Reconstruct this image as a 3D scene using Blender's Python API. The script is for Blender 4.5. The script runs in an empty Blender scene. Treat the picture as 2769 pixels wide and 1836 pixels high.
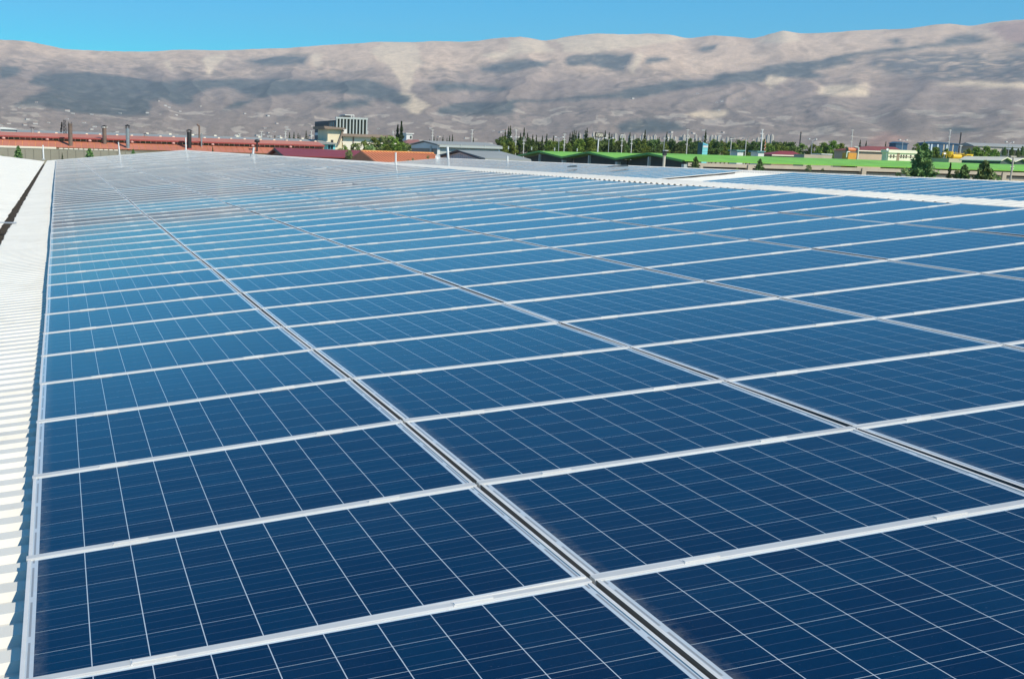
import bpy, math, random
import numpy as np
from mathutils import Vector, Matrix

random.seed(7)
RNG = np.random.default_rng(7)
scene = bpy.context.scene
COL = scene.collection

# ------------------------------------------------------------------ camera
W0, H0 = 2769.0, 1836.0            # photograph size the camera was solved for
FPX, OX, OY = 3140.807, -340.1348, 210.9974
CAM = np.array([0.154799, -3.0106, 1.402121])
FWD = np.array([0.26538035, 0.93814204, -0.22240232])
RGT = np.array([0.96362261, -0.26566747, 0.02919341])
UPV = np.array([0.0316975, 0.22205927, 0.9745178])
cd = bpy.data.cameras.new('camera')
cam = bpy.data.objects.new('camera', cd)
COL.objects.link(cam)
cam.matrix_world = Matrix(((RGT[0], UPV[0], -FWD[0], CAM[0]), (RGT[1], UPV[1], -FWD[1], CAM[1]),
                           (RGT[2], UPV[2], -FWD[2], CAM[2]), (0, 0, 0, 1)))
cd.sensor_fit = 'HORIZONTAL'
cd.sensor_width = 36.0
cd.lens = FPX / W0 * 36.0
cd.shift_x = -OX / W0
cd.shift_y = OY / W0
cd.clip_start = 0.05
cd.clip_end = 60000
scene.camera = cam

# ------------------------------------------------------------------ light
SUN_DIR = Vector((0.50, -0.80, 0.86)).normalized()      # towards the sun: behind and right of the camera
SUN_EL = math.asin(SUN_DIR.z)
SUN_ROT = math.atan2(SUN_DIR.x, SUN_DIR.y)
world = bpy.data.worlds.new('World')
scene.world = world
world.use_nodes = True
wn = world.node_tree
wn.nodes.clear()
w_out = wn.nodes.new('ShaderNodeOutputWorld')
w_bg = wn.nodes.new('ShaderNodeBackground')
w_sky = wn.nodes.new('ShaderNodeTexSky')
w_sky.sky_type = 'NISHITA'
w_sky.sun_disc = False
w_sky.sun_elevation = SUN_EL
w_sky.sun_rotation = SUN_ROT
w_sky.altitude = 600
w_sky.air_density = 1.0
w_sky.dust_density = 0.0
w_sky.ozone_density = 3.0
w_hs = wn.nodes.new('ShaderNodeHueSaturation')
w_hs.inputs['Saturation'].default_value = 2.75
w_hs.inputs['Hue'].default_value = 0.492
wn.links.new(w_sky.outputs[0], w_hs.inputs['Color'])
wn.links.new(w_hs.outputs[0], w_bg.inputs['Color'])
w_bg.inputs['Strength'].default_value = 0.135
wn.links.new(w_bg.outputs[0], w_out.inputs['Surface'])

sd = bpy.data.lights.new('sun', 'SUN')
sd.energy = 4.9
sd.angle = math.radians(0.5)
sd.color = (1.0, 0.93, 0.80)
sun = bpy.data.objects.new('sun', sd)
sun.rotation_euler = SUN_DIR.to_track_quat('Z', 'Y').to_euler()
sun.location = (0, -30, 60)
COL.objects.link(sun)

scene.view_settings.view_transform = 'Standard'
scene.view_settings.look = 'None'
scene.view_settings.exposure = 0.12
scene.view_settings.gamma = 1.0

# ------------------------------------------------------------------ projection helpers
def ray(x, y):
    return FWD + RGT * ((x - W0 / 2 - OX) / FPX) - UPV * ((y - H0 / 2 - OY) / FPX)

def P(x, y, D):
    """world point seen at photo pixel (x, y) whose world Y is D"""
    d = ray(x, y)
    return Vector(CAM + d * ((D - CAM[1]) / d[1]))

def PX(x, y, X):
    d = ray(x, y)
    return Vector(CAM + d * ((X - CAM[0]) / d[0]))

def project(pts):
    d = np.asarray(pts, float) - CAM
    z = d @ FWD
    return np.stack([W0 / 2 + OX + FPX * (d @ RGT) / z, H0 / 2 + OY - FPX * (d @ UPV) / z], -1), z

GROUND = -9.6

# ------------------------------------------------------------------ materials
MATS = {}

class NT:
    """tiny node-tree helper"""
    def __init__(self, name):
        self.m = bpy.data.materials.new(name)
        self.m.use_nodes = True
        self.t = self.m.node_tree
        self.b = self.t.nodes['Principled BSDF']
    def node(self, kind, **kw):
        n = self.t.nodes.new(kind)
        for k, v in kw.items():
            setattr(n, k, v)
        return n
    def link(self, a, b):
        self.t.links.new(a, b)
    def put(self, sock, v):
        if hasattr(v, 'is_linked') or isinstance(v, bpy.types.NodeSocket):
            self.link(v, sock)
        else:
            sock.default_value = v
    def math(self, op, a, b=None, c=None, clamp=False):
        n = self.node('ShaderNodeMath', operation=op, use_clamp=clamp)
        self.put(n.inputs[0], a)
        if b is not None:
            self.put(n.inputs[1], b)
        if c is not None:
            self.put(n.inputs[2], c)
        return n.outputs[0]
    def mix(self, fac, a, b):
        n = self.node('ShaderNodeMix', data_type='RGBA')
        self.put(n.inputs[0], fac)
        self.put(n.inputs[6], a if not isinstance(a, tuple) else (*a, 1) if len(a) == 3 else a)
        self.put(n.inputs[7], b if not isinstance(b, tuple) else (*b, 1) if len(b) == 3 else b)
        return n.outputs[2]
    def noise(self, scale, detail=4, rough=0.6, vec=None):
        n = self.node('ShaderNodeTexNoise')
        n.inputs['Scale'].default_value = scale
        n.inputs['Detail'].default_value = detail
        n.inputs['Roughness'].default_value = rough
        if vec is not None:
            self.link(vec, n.inputs['Vector'])
        return n.outputs[0]
    def ramp(self, fac, a, b):
        n = self.node('ShaderNodeMapRange', clamp=True)
        self.put(n.inputs[0], fac)
        n.inputs[1].default_value = a
        n.inputs[2].default_value = b
        return n.outputs[0]
    def bump(self, height, strength, dist):
        n = self.node('ShaderNodeBump')
        n.inputs['Strength'].default_value = strength
        n.inputs['Distance'].default_value = dist
        self.link(height, n.inputs['Height'])
        self.link(n.outputs[0], self.b.inputs['Normal'])

def mat(name, col, rough=0.6, metal=0.0, var=0.18, scale=0.6, dirt=0.0, dirtcol=(0.25, 0.2, 0.15)):
    if name in MATS:
        return MATS[name]
    t = NT(name)
    tc = t.node('ShaderNodeTexCoord')
    geo = t.node('ShaderNodeNewGeometry')
    n = t.noise(scale, 6, 0.65, geo.outputs['Position'])
    lo = tuple(c * (1 - var) for c in col)
    hi = tuple(min(1, c * (1 + var)) for c in col)
    c = t.mix(t.ramp(n, 0.3, 0.7), lo, hi)
    if dirt > 0:
        n2 = t.noise(scale * 3.1, 5, 0.7, geo.outputs['Position'])
        c = t.mix(t.math('MULTIPLY', t.ramp(n2, 0.5, 0.75), dirt), c, dirtcol)
    t.link(c, t.b.inputs['Base Color'])
    t.b.inputs['Roughness'].default_value = rough
    t.b.inputs['Metallic'].default_value = metal
    MATS[name] = t.m
    return t.m

# ------------------------------------------------------------------ mesh helpers
class MB:
    def __init__(self):
        self.v = []; self.f = []; self.mi = []; self.uv = []
    def quad(self, a, b, c, d, mi=0):
        n = len(self.v)
        self.v += [tuple(a), tuple(b), tuple(c), tuple(d)]
        self.f.append((n, n + 1, n + 2, n + 3)); self.mi.append(mi)
    def tri(self, a, b, c, mi=0):
        n = len(self.v)
        self.v += [tuple(a), tuple(b), tuple(c)]
        self.f.append((n, n + 1, n + 2)); self.mi.append(mi)
    def poly(self, pts, mi=0):
        n = len(self.v)
        self.v += [tuple(p) for p in pts]
        self.f.append(tuple(range(n, n + len(pts)))); self.mi.append(mi)
    def box(self, x0, x1, y0, y1, z0, z1, mi=0):
        x0, x1 = min(x0, x1), max(x0, x1); y0, y1 = min(y0, y1), max(y0, y1); z0, z1 = min(z0, z1), max(z0, z1)
        n = len(self.v)
        self.v += [(x0, y0, z0), (x1, y0, z0), (x1, y1, z0), (x0, y1, z0), (x0, y0, z1), (x1, y0, z1), (x1, y1, z1), (x0, y1, z1)]
        for q in ((0, 3, 2, 1), (4, 5, 6, 7), (0, 1, 5, 4), (1, 2, 6, 5), (2, 3, 7, 6), (3, 0, 4, 7)):
            self.f.append(tuple(n + i for i in q)); self.mi.append(mi)
        return self
    def prism(self, prof, axis, a, b, mi=0):
        """extrude a closed 2D profile. axis 'x': profile (y,z); axis 'y': profile (x,z)"""
        n = len(self.v); k = len(prof)
        for t in (a, b):
            for p, q in prof:
                self.v.append((t, p, q) if axis == 'x' else (p, t, q))
        for i in range(k):
            j = (i + 1) % k
            self.f.append((n + i, n + j, n + k + j, n + k + i)); self.mi.append(mi)
        self.f.append(tuple(n + i for i in reversed(range(k)))); self.mi.append(mi)
        self.f.append(tuple(n + k + i for i in range(k))); self.mi.append(mi)
        return self
    def tube(self, p0, p1, r0, r1=None, seg=10, caps=True, mi=0):
        r1 = r0 if r1 is None else r1
        p0 = Vector(p0); p1 = Vector(p1)
        d = (p1 - p0).normalized()
        a = d.orthogonal().normalized(); b = d.cross(a)
        n = len(self.v)
        for p, r in ((p0, r0), (p1, r1)):
            for i in range(seg):
                t = 2 * math.pi * i / seg
                self.v.append(tuple(p + a * (r * math.cos(t)) + b * (r * math.sin(t))))
        for i in range(seg):
            j = (i + 1) % seg
            self.f.append((n + i, n + j, n + seg + j, n + seg + i)); self.mi.append(mi)
        if caps:
            self.f.append(tuple(n + i for i in reversed(range(seg)))); self.mi.append(mi)
            self.f.append(tuple(n + seg + i for i in range(seg))); self.mi.append(mi)
        return self
    def lathe(self, c, prof, seg=14, mi=0):
        """revolve (r, z) profile round the vertical through c"""
        n = len(self.v); c = Vector(c)
        for r, z in prof:
            for i in range(seg):
                t = 2 * math.pi * i / seg
                self.v.append((c.x + r * math.cos(t), c.y + r * math.sin(t), c.z + z))
        for k in range(len(prof) - 1):
            for i in range(seg):
                j = (i + 1) % seg
                self.f.append((n + k * seg + i, n + k * seg + j, n + (k + 1) * seg + j, n + (k + 1) * seg + i)); self.mi.append(mi)
        return self
    def mesh(self, name, mats, off=(0, 0, 0), smooth=False):
        me = bpy.data.meshes.new(name)
        o = Vector(off)
        me.from_pydata([(v[0] - o.x, v[1] - o.y, v[2] - o.z) for v in self.v], [], self.f)
        mats = mats if isinstance(mats, (list, tuple)) else [mats]
        for m in mats:
            me.materials.append(m)
        if len(mats) > 1:
            me.polygons.foreach_set('material_index', self.mi)
        if smooth:
            me.polygons.foreach_set('use_smooth', [True] * len(me.polygons))
        me.update()
        return me

BASE = {}

def tag(o, label=None, cat=None, group=None, kind=None):
    if label: o['label'] = label
    if cat: o['category'] = cat
    if group: o['group'] = group
    if kind: o['kind'] = kind
    return o

def empty(name, loc, label, cat, group=None):
    o = bpy.data.objects.new(name, None)
    o.empty_display_size = 0.2
    o.location = loc
    COL.objects.link(o)
    BASE[o] = Vector(loc)
    return tag(o, label, cat, group)

def part(name, mb, mats, parent, label=None, smooth=False):
    """mesh part in world coordinates, parented below parent (whose base is known)"""
    o = bpy.data.objects.new(name, mb.mesh(name, mats, BASE[parent], smooth))
    o.parent = parent
    BASE[o] = BASE[parent]
    COL.objects.link(o)
    if label: o['label'] = label
    return o

def single(name, mb, mats, loc, label=None, cat=None, group=None, kind=None, smooth=False):
    o = bpy.data.objects.new(name, mb.mesh(name, mats, loc, smooth))
    o.location = loc
    BASE[o] = Vector(loc)
    COL.objects.link(o)
    return tag(o, label, cat, group, kind)

def copy_tree(o, parent=None):
    c = o.copy()
    COL.objects.link(c)
    c.parent = parent
    for ch in o.children:
        copy_tree(ch, c)
    return c

def ordinal(n):
    names = ['first', 'second', 'third', 'fourth', 'fifth', 'sixth', 'seventh', 'eighth', 'ninth', 'tenth', 'eleventh', 'twelfth']
    if 1 <= n <= 12:
        return names[n - 1]
    return '%d%s' % (n, 'th' if 10 <= n % 100 <= 20 else {1: 'st', 2: 'nd', 3: 'rd'}.get(n % 10, 'th'))

# ------------------------------------------------------------------ common materials
WHITE_ROOF = mat('white_sheet_paint', (0.74, 0.70, 0.61), 0.45, 0.0, 0.05, 0.7, 0.45, (0.52, 0.47, 0.38))
GUTTER = mat('gutter_metal', (0.05, 0.042, 0.032), 0.8, 0.0, 0.4, 2.0)
ALU = mat('frame_aluminium', (0.72, 0.70, 0.66), 0.45, 0.12, 0.08, 2.5, 0.35, (0.55, 0.50, 0.42))
RAILM = mat('rail_aluminium', (0.60, 0.59, 0.56), 0.45, 0.15, 0.10, 1.5, 0.25, (0.48, 0.44, 0.37))
SIDE_SHADE = mat('gap_shade_side', (0.09, 0.095, 0.095), 0.6, 0.0, 0.2, 3.0)  # frame sides coloured near black to paint the shade in the column gaps
POLEW = mat('white_pole_paint', (0.75, 0.75, 0.72), 0.5)
GALV = mat('galvanised_steel', (0.50, 0.50, 0.49), 0.5, 0.5, 0.15, 1.0)
CONC = mat('pale_concrete', (0.50, 0.47, 0.42), 0.85, 0, 0.12, 0.5, 0.3)

# ------------------------------------------------------------------ ground and mountains
def vnoise(x, y, seed=0):
    """smooth value noise"""
    xi = np.floor(x).astype(np.int64); yi = np.floor(y).astype(np.int64)
    xf = x - xi; yf = y - yi
    xf = xf * xf * (3 - 2 * xf); yf = yf * yf * (3 - 2 * yf)
    def h(a, b):
        n = (a * 374761393 + b * 668265263 + seed * 974711) & 0x7fffffff
        n = ((n ^ (n >> 13)) * 1274126177) & 0x7fffffff
        return ((n ^ (n >> 16)) & 0xffff) / 65535.0
    return (h(xi, yi) * (1 - xf) + h(xi + 1, yi) * xf) * (1 - yf) + (h(xi, yi + 1) * (1 - xf) + h(xi + 1, yi + 1) * xf) * yf

def fbm(x, y, octv=4, seed=0):
    s = np.zeros_like(x); a = 1.0; t = 0
    for k in range(octv):
        s += a * vnoise(x * 2 ** k, y * 2 ** k, seed + k * 17); t += a; a *= 0.5
    return s / t

SKY_D = [(-700, 112), (-400, 104), (-200, 98), (0, 92), (60, 95), (110, 105), (150, 114), (230, 118), (330, 120), (420, 115), (520, 117), (600, 113), (660, 112), (740, 105),
         (800, 102), (870, 97), (950, 98), (1010, 95), (1060, 97), (1100, 95), (1150, 88), (1205, 85), (1260, 95), (1310, 85),
         (1380, 77), (1440, 80), (1500, 78), (1550, 80), (1590, 90), (1640, 82), (1700, 85), (1740, 90), (1775, 80), (1810, 70),
         (1850, 78), (1900, 77), (1960, 72), (2030, 68), (2090, 68), (2150, 58), (2200, 54), (2240, 62), (2300, 50), (2365, 45),
         (2500, 38), (2700, 50), (3000, 40), (3400, 60), (4000, 50)]
_az = []; _te = []
for x, y in SKY_D:
    d = ray(x * 1.17082, y * 1.17082)
    _az.append(math.atan2(d[0], d[1])); _te.append(d[2] / math.hypot(d[0], d[1]))
_az = np.array(_az); _te = np.array(_te)
_ga = np.linspace(_az[0], _az[-1], 1600)
def _smooth(w):
    k = np.hanning(2 * w + 1); k /= k.sum()
    y = np.interp(_ga, _az, _te)
    return np.convolve(np.concatenate([[y[0]] * w, y, [y[-1]] * w]), k, 'valid')
_fine, _broad = _smooth(9), _smooth(70)
D0, D1 = 1300.0, 8600.0

def terrain_h(az, d):
    """height of the land (absolute z) at azimuth az, distance d from the camera"""
    dc = D1 + 700 * (fbm(az * 9 + 5, az * 0 + 1.5, 3, 3) - 0.5)
    t = np.clip((d - D0) / (dc - D0), 0, 1.6)
    tt = np.minimum(t, 1)
    q = np.clip((tt - 0.55) / 0.4, 0, 1) ** 2
    H = (np.interp(az, _ga, _fine) * q + np.interp(az, _ga, _broad) * (1 - q)) * dc + CAM[2] - GROUND
    base = H * (0.20 * tt + 0.80 * tt ** 1.9)
    over = np.where(t > 1, -(t - 1) * 900, 0)
    env = tt * (1 - tt)
    xs = np.sin(az) * d; ys = np.cos(az) * d
    gul = 1 - np.abs(2 * fbm(az * 16 + 0.9 * fbm(xs / 900, ys / 900, 2, 40), tt * 1.1 + 3, 4, 11) - 1)
    rid = 1 - np.abs(2 * fbm(xs / 620, ys / 620, 4, 23) - 1)
    lump = fbm(xs / 1400 + 7, ys / 1400, 3, 31) - 0.5
    fine = 1 - np.abs(2 * fbm(az * 46 + 1.4 * fbm(xs / 500, ys / 500, 2, 44), tt * 3.2, 3, 61) - 1)
    h = base + env * (270 * (gul - 0.72) * np.clip(tt * 1.6, 0, 1) + 40 * (rid - 0.7) + 105 * lump + 30 * (fine - 0.7)) + over
    return GROUND + np.maximum(h, 0) * np.clip((d - D0) / 300, 0, 1)

def in_poly(px, py, poly):
    xs = [p[0] for p in poly]; ys = [p[1] for p in poly]
    sel = np.nonzero((px > min(xs)) & (px < max(xs)) & (py > min(ys)) & (py < max(ys)))[0]
    out = np.zeros(px.shape, bool)
    if len(sel):
        out[sel] = _in_poly(px[sel], py[sel], poly)
    return out

def _in_poly(px, py, poly):
    c = np.zeros(px.shape, bool)
    n = len(poly); j = n - 1
    for i in range(n):
        xi, yi = poly[i]; xj, yj = poly[j]
        if yi != yj:
            c ^= ((yi > py) != (yj > py)) & (px < (xj - xi) * (py - yi) / (yj - yi) + xi)
        j = i
    return c

A = lambda pts: [(x * 0.592, 30 + y * 0.592) for x, y in pts]
B = lambda pts: [(1369 + x * 0.592, 30 + y * 0.592) for x, y in pts]
FOREST = [
    A([(150, 300), (250, 280), (470, 285), (720, 320), (900, 318), (1250, 310), (1680, 318), (1740, 330), (1830, 365), (1885, 400), (1840, 430), (1640, 388),
       (1500, 368), (1330, 378), (1200, 395), (1130, 385), (1050, 352), (960, 352), (920, 372), (870, 388), (900, 420), (820, 432), (740, 402), (690, 412), (680, 472),
       (530, 480), (330, 462), (180, 432), (60, 432), (150, 382), (240, 352), (140, 332)]),
    A([(0, 250), (90, 260), (90, 290), (0, 322)]), A([(1480, 442), (1560, 415), (1690, 400), (1690, 427), (1560, 452)]),
    A([(1960, 342), (2050, 330), (2365, 350), (2280, 367), (1990, 367)]), A([(2000, 442), (2100, 420), (2365, 405), (2340, 472), (2180, 477), (2010, 472)]),
    A([(1100, 225), (1300, 200), (1420, 205), (1400, 245), (1200, 250)]), A([(1080, 410), (1180, 390), (1100, 440), (1010, 465)]),
    A([(2190, 262), (2280, 236), (2400, 225), (2400, 275), (2200, 282)]),
    B([(270, 220), (340, 200), (460, 194), (590, 194), (570, 225), (550, 272), (480, 272), (400, 246), (290, 252)]),
    B([(640, 215), (700, 208), (755, 215), (700, 236), (625, 247)]), B([(0, 235), (120, 225), (215, 230), (200, 256), (60, 272), (0, 277)]),
    B([(520, 360), (640, 335), (760, 320), (900, 315), (980, 285), (1100, 275), (1180, 260), (1300, 230), (1420, 220), (1540, 200), (1700, 180), (1850, 155),
       (1980, 145), (2010, 120), (2110, 100), (2210, 130), (2130, 152), (2000, 162), (1900, 168), (1800, 188), (1640, 204), (1560, 218), (1585, 242), (1520, 252),
       (1420, 268), (1400, 282), (1480, 302), (1400, 312), (1280, 302), (1190, 292), (1180, 332), (1060, 328), (900, 350), (700, 372), (640, 395), (530, 405)]),
    B([(0, 412), (250, 398), (520, 370), (530, 396), (250, 412), (0, 425)]), B([(880, 190), (900, 158), (990, 150), (960, 180)]),
    B([(500, 520), (560, 500), (640, 495), (760, 505), (830, 540), (700, 560), (520, 550)]), B([(2300, 150), (2400, 140), (2400, 175), (2320, 170)]),
    B([(1750, 130), (1800, 125), (1810, 150), (1760, 160)]), B([(1950, 540), (2100, 530), (2200, 545), (2060, 560)]),
]
THIN = [B([(1640, 215), (1850, 190), (2000, 182), (2400, 190), (2400, 322), (2100, 328), (1990, 332), (1940, 312), (1800, 302), (1680, 262)]),
        B([(0, 430), (700, 440), (1300, 400), (1900, 430), (2400, 470), (2400, 560), (0, 560)]),
        A([(1900, 260), (2365, 200), (2365, 330), (1960, 340)]), A([(0, 200), (700, 210), (1400, 190), (1680, 240), (1700, 310), (0, 300)])]
SCREE = [
    A([(1690, 195), (1740, 150), (1900, 148), (1930, 200), (1930, 240), (1890, 300), (1872, 365), (1840, 352), (1790, 272), (1740, 232)]),
    A([(930, 205), (1040, 195), (962, 285), (950, 302), (935, 262)]), A([(1425, 195), (1477, 195), (1470, 247), (1440, 267)]),
    A([(740, 220), (782, 240), (787, 292), (765, 262)]), A([(2200, 200), (2365, 180), (2365, 212), (2250, 227)]),
    B([(20, 130), (100, 124), (180, 140), (210, 190), (0, 202)]), B([(240, 130), (420, 100), (560, 104), (650, 110), (760, 110), (820, 130), (600, 162), (420, 192), (260, 192)]),
    B([(1150, 140), (1200, 110), (1270, 88), (1322, 105), (1342, 142), (1220, 152)]), B([(565, 250), (590, 200), (632, 195), (602, 252), (580, 292)]),
    B([(820, 470), (900, 455), (1010, 455), (1000, 482), (860, 487)]), B([(1960, 340), (2100, 320), (2400, 330), (2400, 357)]),
    B([(1190, 290), (1260, 280), (1290, 320), (1200, 350), (1180, 330)]), B([(1420, 345), (1650, 330), (1660, 390), (1430, 385)]),
    B([(560, 520), (620, 495), (640, 530), (570, 540)]),
    A([(1840, 360), (1890, 380), (1960, 430), (1900, 480), (1830, 430)]),
]
REDDISH = [B([(2180, 75), (2400, 40), (2400, 140), (2320, 145)]),
           [(2000 + x * .3252, 280 + y * .3252) for x, y in ((1050, 300), (1200, 247), (1330, 262), (1420, 305), (1320, 360), (1080, 360))]]

def build_land():
    NA, ND = 1300, 270
    az = np.concatenate([np.linspace(-0.75, -0.36, 90)[:-1], np.linspace(-0.36, 0.62, 1090), np.linspace(0.62, 1.15, 122)[1:]])
    t = np.linspace(0, 1, ND)
    d = D0 - 150 + (9500 - D0 + 150) * (0.35 * t + 0.65 * t ** 1.35)
    AZ, DD = np.meshgrid(az, d, indexing='ij')
    Z = terrain_h(AZ, DD)
    X = CAM[0] + np.sin(AZ) * DD; Y = CAM[1] + np.cos(AZ) * DD
    pts = np.stack([X, Y, Z], -1).reshape(-1, 3)
    me = bpy.data.meshes.new('mountain')
    idx = np.arange(NA * ND).reshape(NA, ND)
    faces = np.stack([idx[:-1, :-1], idx[1:, :-1], idx[1:, 1:], idx[:-1, 1:]], -1).reshape(-1, 4)
    me.from_pydata(pts.tolist(), [], faces.tolist())
    print('land top', Z.max())
    uv, zc = project(pts)
    dd = DD.reshape(-1); zz = Z.reshape(-1)
    la = AZ.reshape(-1) * 5500; lr = dd + 500 * np.sin(la / 700.0)
    px = uv[:, 0] + 26 * (fbm(la / 70, lr / 260, 5, 71) - 0.5)
    py = uv[:, 1] + 14 * (fbm(la / 70 + 9, lr / 260, 5, 72) - 0.5)
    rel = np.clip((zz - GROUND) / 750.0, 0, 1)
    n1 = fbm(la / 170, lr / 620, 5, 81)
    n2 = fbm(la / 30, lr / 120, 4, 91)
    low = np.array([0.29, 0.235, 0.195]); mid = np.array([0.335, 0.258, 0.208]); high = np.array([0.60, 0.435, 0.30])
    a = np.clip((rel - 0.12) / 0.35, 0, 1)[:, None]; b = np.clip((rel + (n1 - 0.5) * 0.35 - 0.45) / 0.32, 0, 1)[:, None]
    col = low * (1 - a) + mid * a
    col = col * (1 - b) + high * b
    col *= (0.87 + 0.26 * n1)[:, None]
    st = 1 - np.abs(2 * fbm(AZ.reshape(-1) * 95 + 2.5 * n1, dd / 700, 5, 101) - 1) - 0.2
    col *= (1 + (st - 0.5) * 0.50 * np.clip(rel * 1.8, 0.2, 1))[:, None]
    def soft(polys, rad, n=8):
        m = np.zeros(len(pts))
        for q in range(n):
            a_ = q * 2.399; r_ = rad * math.sqrt((q + 0.5) / n)
            h = np.zeros(len(pts), bool)
            for p in polys:
                h |= in_poly(px + r_ * math.cos(a_) * 1.6, py + r_ * math.sin(a_), p)
            m += h
        return (m / n)
    def lay(mask, c):
        nonlocal col
        col = col * (1 - mask[:, None]) + np.asarray(c) * mask[:, None]
    fields = (dd < 4300) & (fbm(la / 90, lr / 240, 3, 55) > 0.66)
    col[fields] = np.array([0.45, 0.375, 0.30]) * (0.85 + 0.3 * n2[fields])[:, None]
    ms = soft(SCREE, 5)
    lay(ms * (0.55 + 0.45 * n2), (0.74, 0.58, 0.39))
    lay(soft(REDDISH, 5) * 0.8, (0.43, 0.27, 0.21))
    shrub = (np.clip((n2 - 0.50) * 7, 0, 1) * np.clip((n1 - 0.36) * 6, 0, 1) * (rel < 0.62)) * (1 - ms)
    lay(shrub * 0.26, (0.085, 0.095, 0.085))
    lay(soft(THIN[1:], 14) * np.clip((n2 - 0.40) * 6, 0, 1) * 0.24 * (1 - ms), (0.085, 0.095, 0.09))
    lay(soft(THIN[:1], 14) * np.clip((n2 - 0.20) * 3, 0, 1) * 0.85 * (1 - ms), (0.115, 0.128, 0.128))
    lay(soft(FOREST, 6) * np.clip(1.35 - 0.75 * n2, 0, 1) * 0.9, np.array([0.088, 0.112, 0.112]) * (0.8 + 0.4 * n2)[:, None])
    nv = me.attributes.new('nco', 'FLOAT_VECTOR', 'POINT')
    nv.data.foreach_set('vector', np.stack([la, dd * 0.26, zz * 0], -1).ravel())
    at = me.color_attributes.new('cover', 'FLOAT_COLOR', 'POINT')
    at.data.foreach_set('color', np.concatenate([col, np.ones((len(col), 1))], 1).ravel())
    me.polygons.foreach_set('use_smooth', [True] * len(me.polygons))
    t_ = NT('mountain_ground')
    atn = t_.node('ShaderNodeAttribute', attribute_name='cover')
    geo = t_.node('ShaderNodeNewGeometry')
    nco = t_.node('ShaderNodeAttribute', attribute_name='nco').outputs['Vector']
    nz = t_.noise(0.020, 7, 0.72, nco)
    c = t_.mix(t_.ramp(nz, 0.35, 0.7), (0.86, 0.86, 0.87), (1.13, 1.12, 1.11))
    nf = t_.noise(0.060, 5, 0.75, nco)
    c = t_.mix(t_.math('MULTIPLY', t_.ramp(nf, 0.52, 0.66), 0.22), c, (0.30, 0.34, 0.33))
    nd = t_.noise(0.13, 3, 0.6, nco)
    c = t_.mix(t_.math('MULTIPLY', t_.ramp(nd, 0.60, 0.66), 0.45), c, (0.30, 0.34, 0.33))
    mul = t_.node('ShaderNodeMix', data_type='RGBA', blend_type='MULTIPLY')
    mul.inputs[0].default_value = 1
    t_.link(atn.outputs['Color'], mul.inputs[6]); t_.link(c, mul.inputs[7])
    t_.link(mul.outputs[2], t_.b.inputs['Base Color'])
    t_.b.inputs['Roughness'].default_value = 1.0
    t_.b.inputs['Specular IOR Level'].default_value = 0.0
    me.materials.append(t_.m)
    o = bpy.data.objects.new('mountain', me)
    COL.objects.link(o)
    tag(o, 'hazy bare mountain range with dark forest patches', None, None, 'structure')

build_land()
g = MB()
g.quad((-14000, -4000, GROUND - 0.3), (14000, -4000, GROUND - 0.3), (14000, 12000, GROUND - 0.3), (-14000, 12000, GROUND - 0.3))
single('ground', g, mat('dry_ground', (0.26, 0.22, 0.17), 1.0, 0, 0.25, 0.02), (0, 0, GROUND - 0.3), 'dry earth of the plain', None, None, 'structure')

# ------------------------------------------------------------------ the roof that carries the panels
S = math.radians(5.8)
CS, SN = math.cos(S), math.sin(S)
PU, PV = 1.67, 1.015
ROWS = 96
VEND = ROWS * PV + 0.15
VBEG = -3.4

def bay(u, v, n=0.0):
    """panel plane of the near bay -> world"""
    return Vector((u * CS - n * SN, v, u * SN + n * CS))

def hf(u, v):
    """small unevenness of the real roof, metres"""
    g2 = lambda a, b, sa, sb: math.exp(-((u - a) / sa) ** 2 - ((v - b) / sb) ** 2)
    h = 0.026 * g2(1.8, 2.9, 1.4, 1.9) - 0.020 * g2(0, 1.0, 0.9, 1.2) - 0.014 * g2(5.6, 6, 2.2, 5) + 0.022 * g2(10.2, 8, 2.2, 5) - 0.008 * g2(0, 7.5, 1.2, 3)
    h += 0.03 * max(0, min(1, (v - 20) / 15)) * (1 - max(0, min(1, (v - 55) / 20)))
    h += 0.006 * math.sin(v * 0.83 + u * 0.4) * min(1, max(0, v / 8))
    return h

CAP_SHADE = mat('cap_valley_shade', (0.13, 0.115, 0.09), 0.8, 0, 0.3, 1.5)  # dark colour painted into the cap valleys as shade between the humps
factory = empty('factory_building', (5, 45, GROUND), 'low white metal roofed factory carrying the solar panels', 'factory')
RIB = 0.19

def rib_sheet(mb, profile_pts, v0, v1, amp, jag=0.0):
    """corrugated sheet: profile_pts list of (world x, world z, nx, nz); ribs repeat along v"""
    n = int((v1 - v0) / RIB)
    vs = []; hs = []
    for k in range(n + 1):
        b = v0 + k * RIB
        for f, h in ((0.0, 0.0), (0.30, 0.0), (0.42, 1.0), (0.88, 1.0)):
            vs.append(b + f * RIB); hs.append(h)
    base = len(mb.v); m = len(profile_pts)
    jj = 0.0
    for i, (v, h) in enumerate(zip(vs, hs)):
        if i % 4 == 2:
            jj = random.uniform(-jag, jag) + (0.03 if jag else 0)
        for q, (x, z, nx, nz) in enumerate(profile_pts):
            e = -nx / (abs(nx) + 1e-9) * jj * h * (-1 if nx < 0 else 1) if q == 0 else 0.0
            if q == 0 and jag:
                e = (-jj if nx < 0 else jj) * h
            mb.v.append((x + nx * amp * h + e, v, z + nz * amp * h))
    for i in range(len(vs) - 1):
        for j in range(m - 1):
            a = base + i * m + j
            mb.f.append((a, a + 1, a + m + 1, a + m)); mb.mi.append(0)

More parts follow.
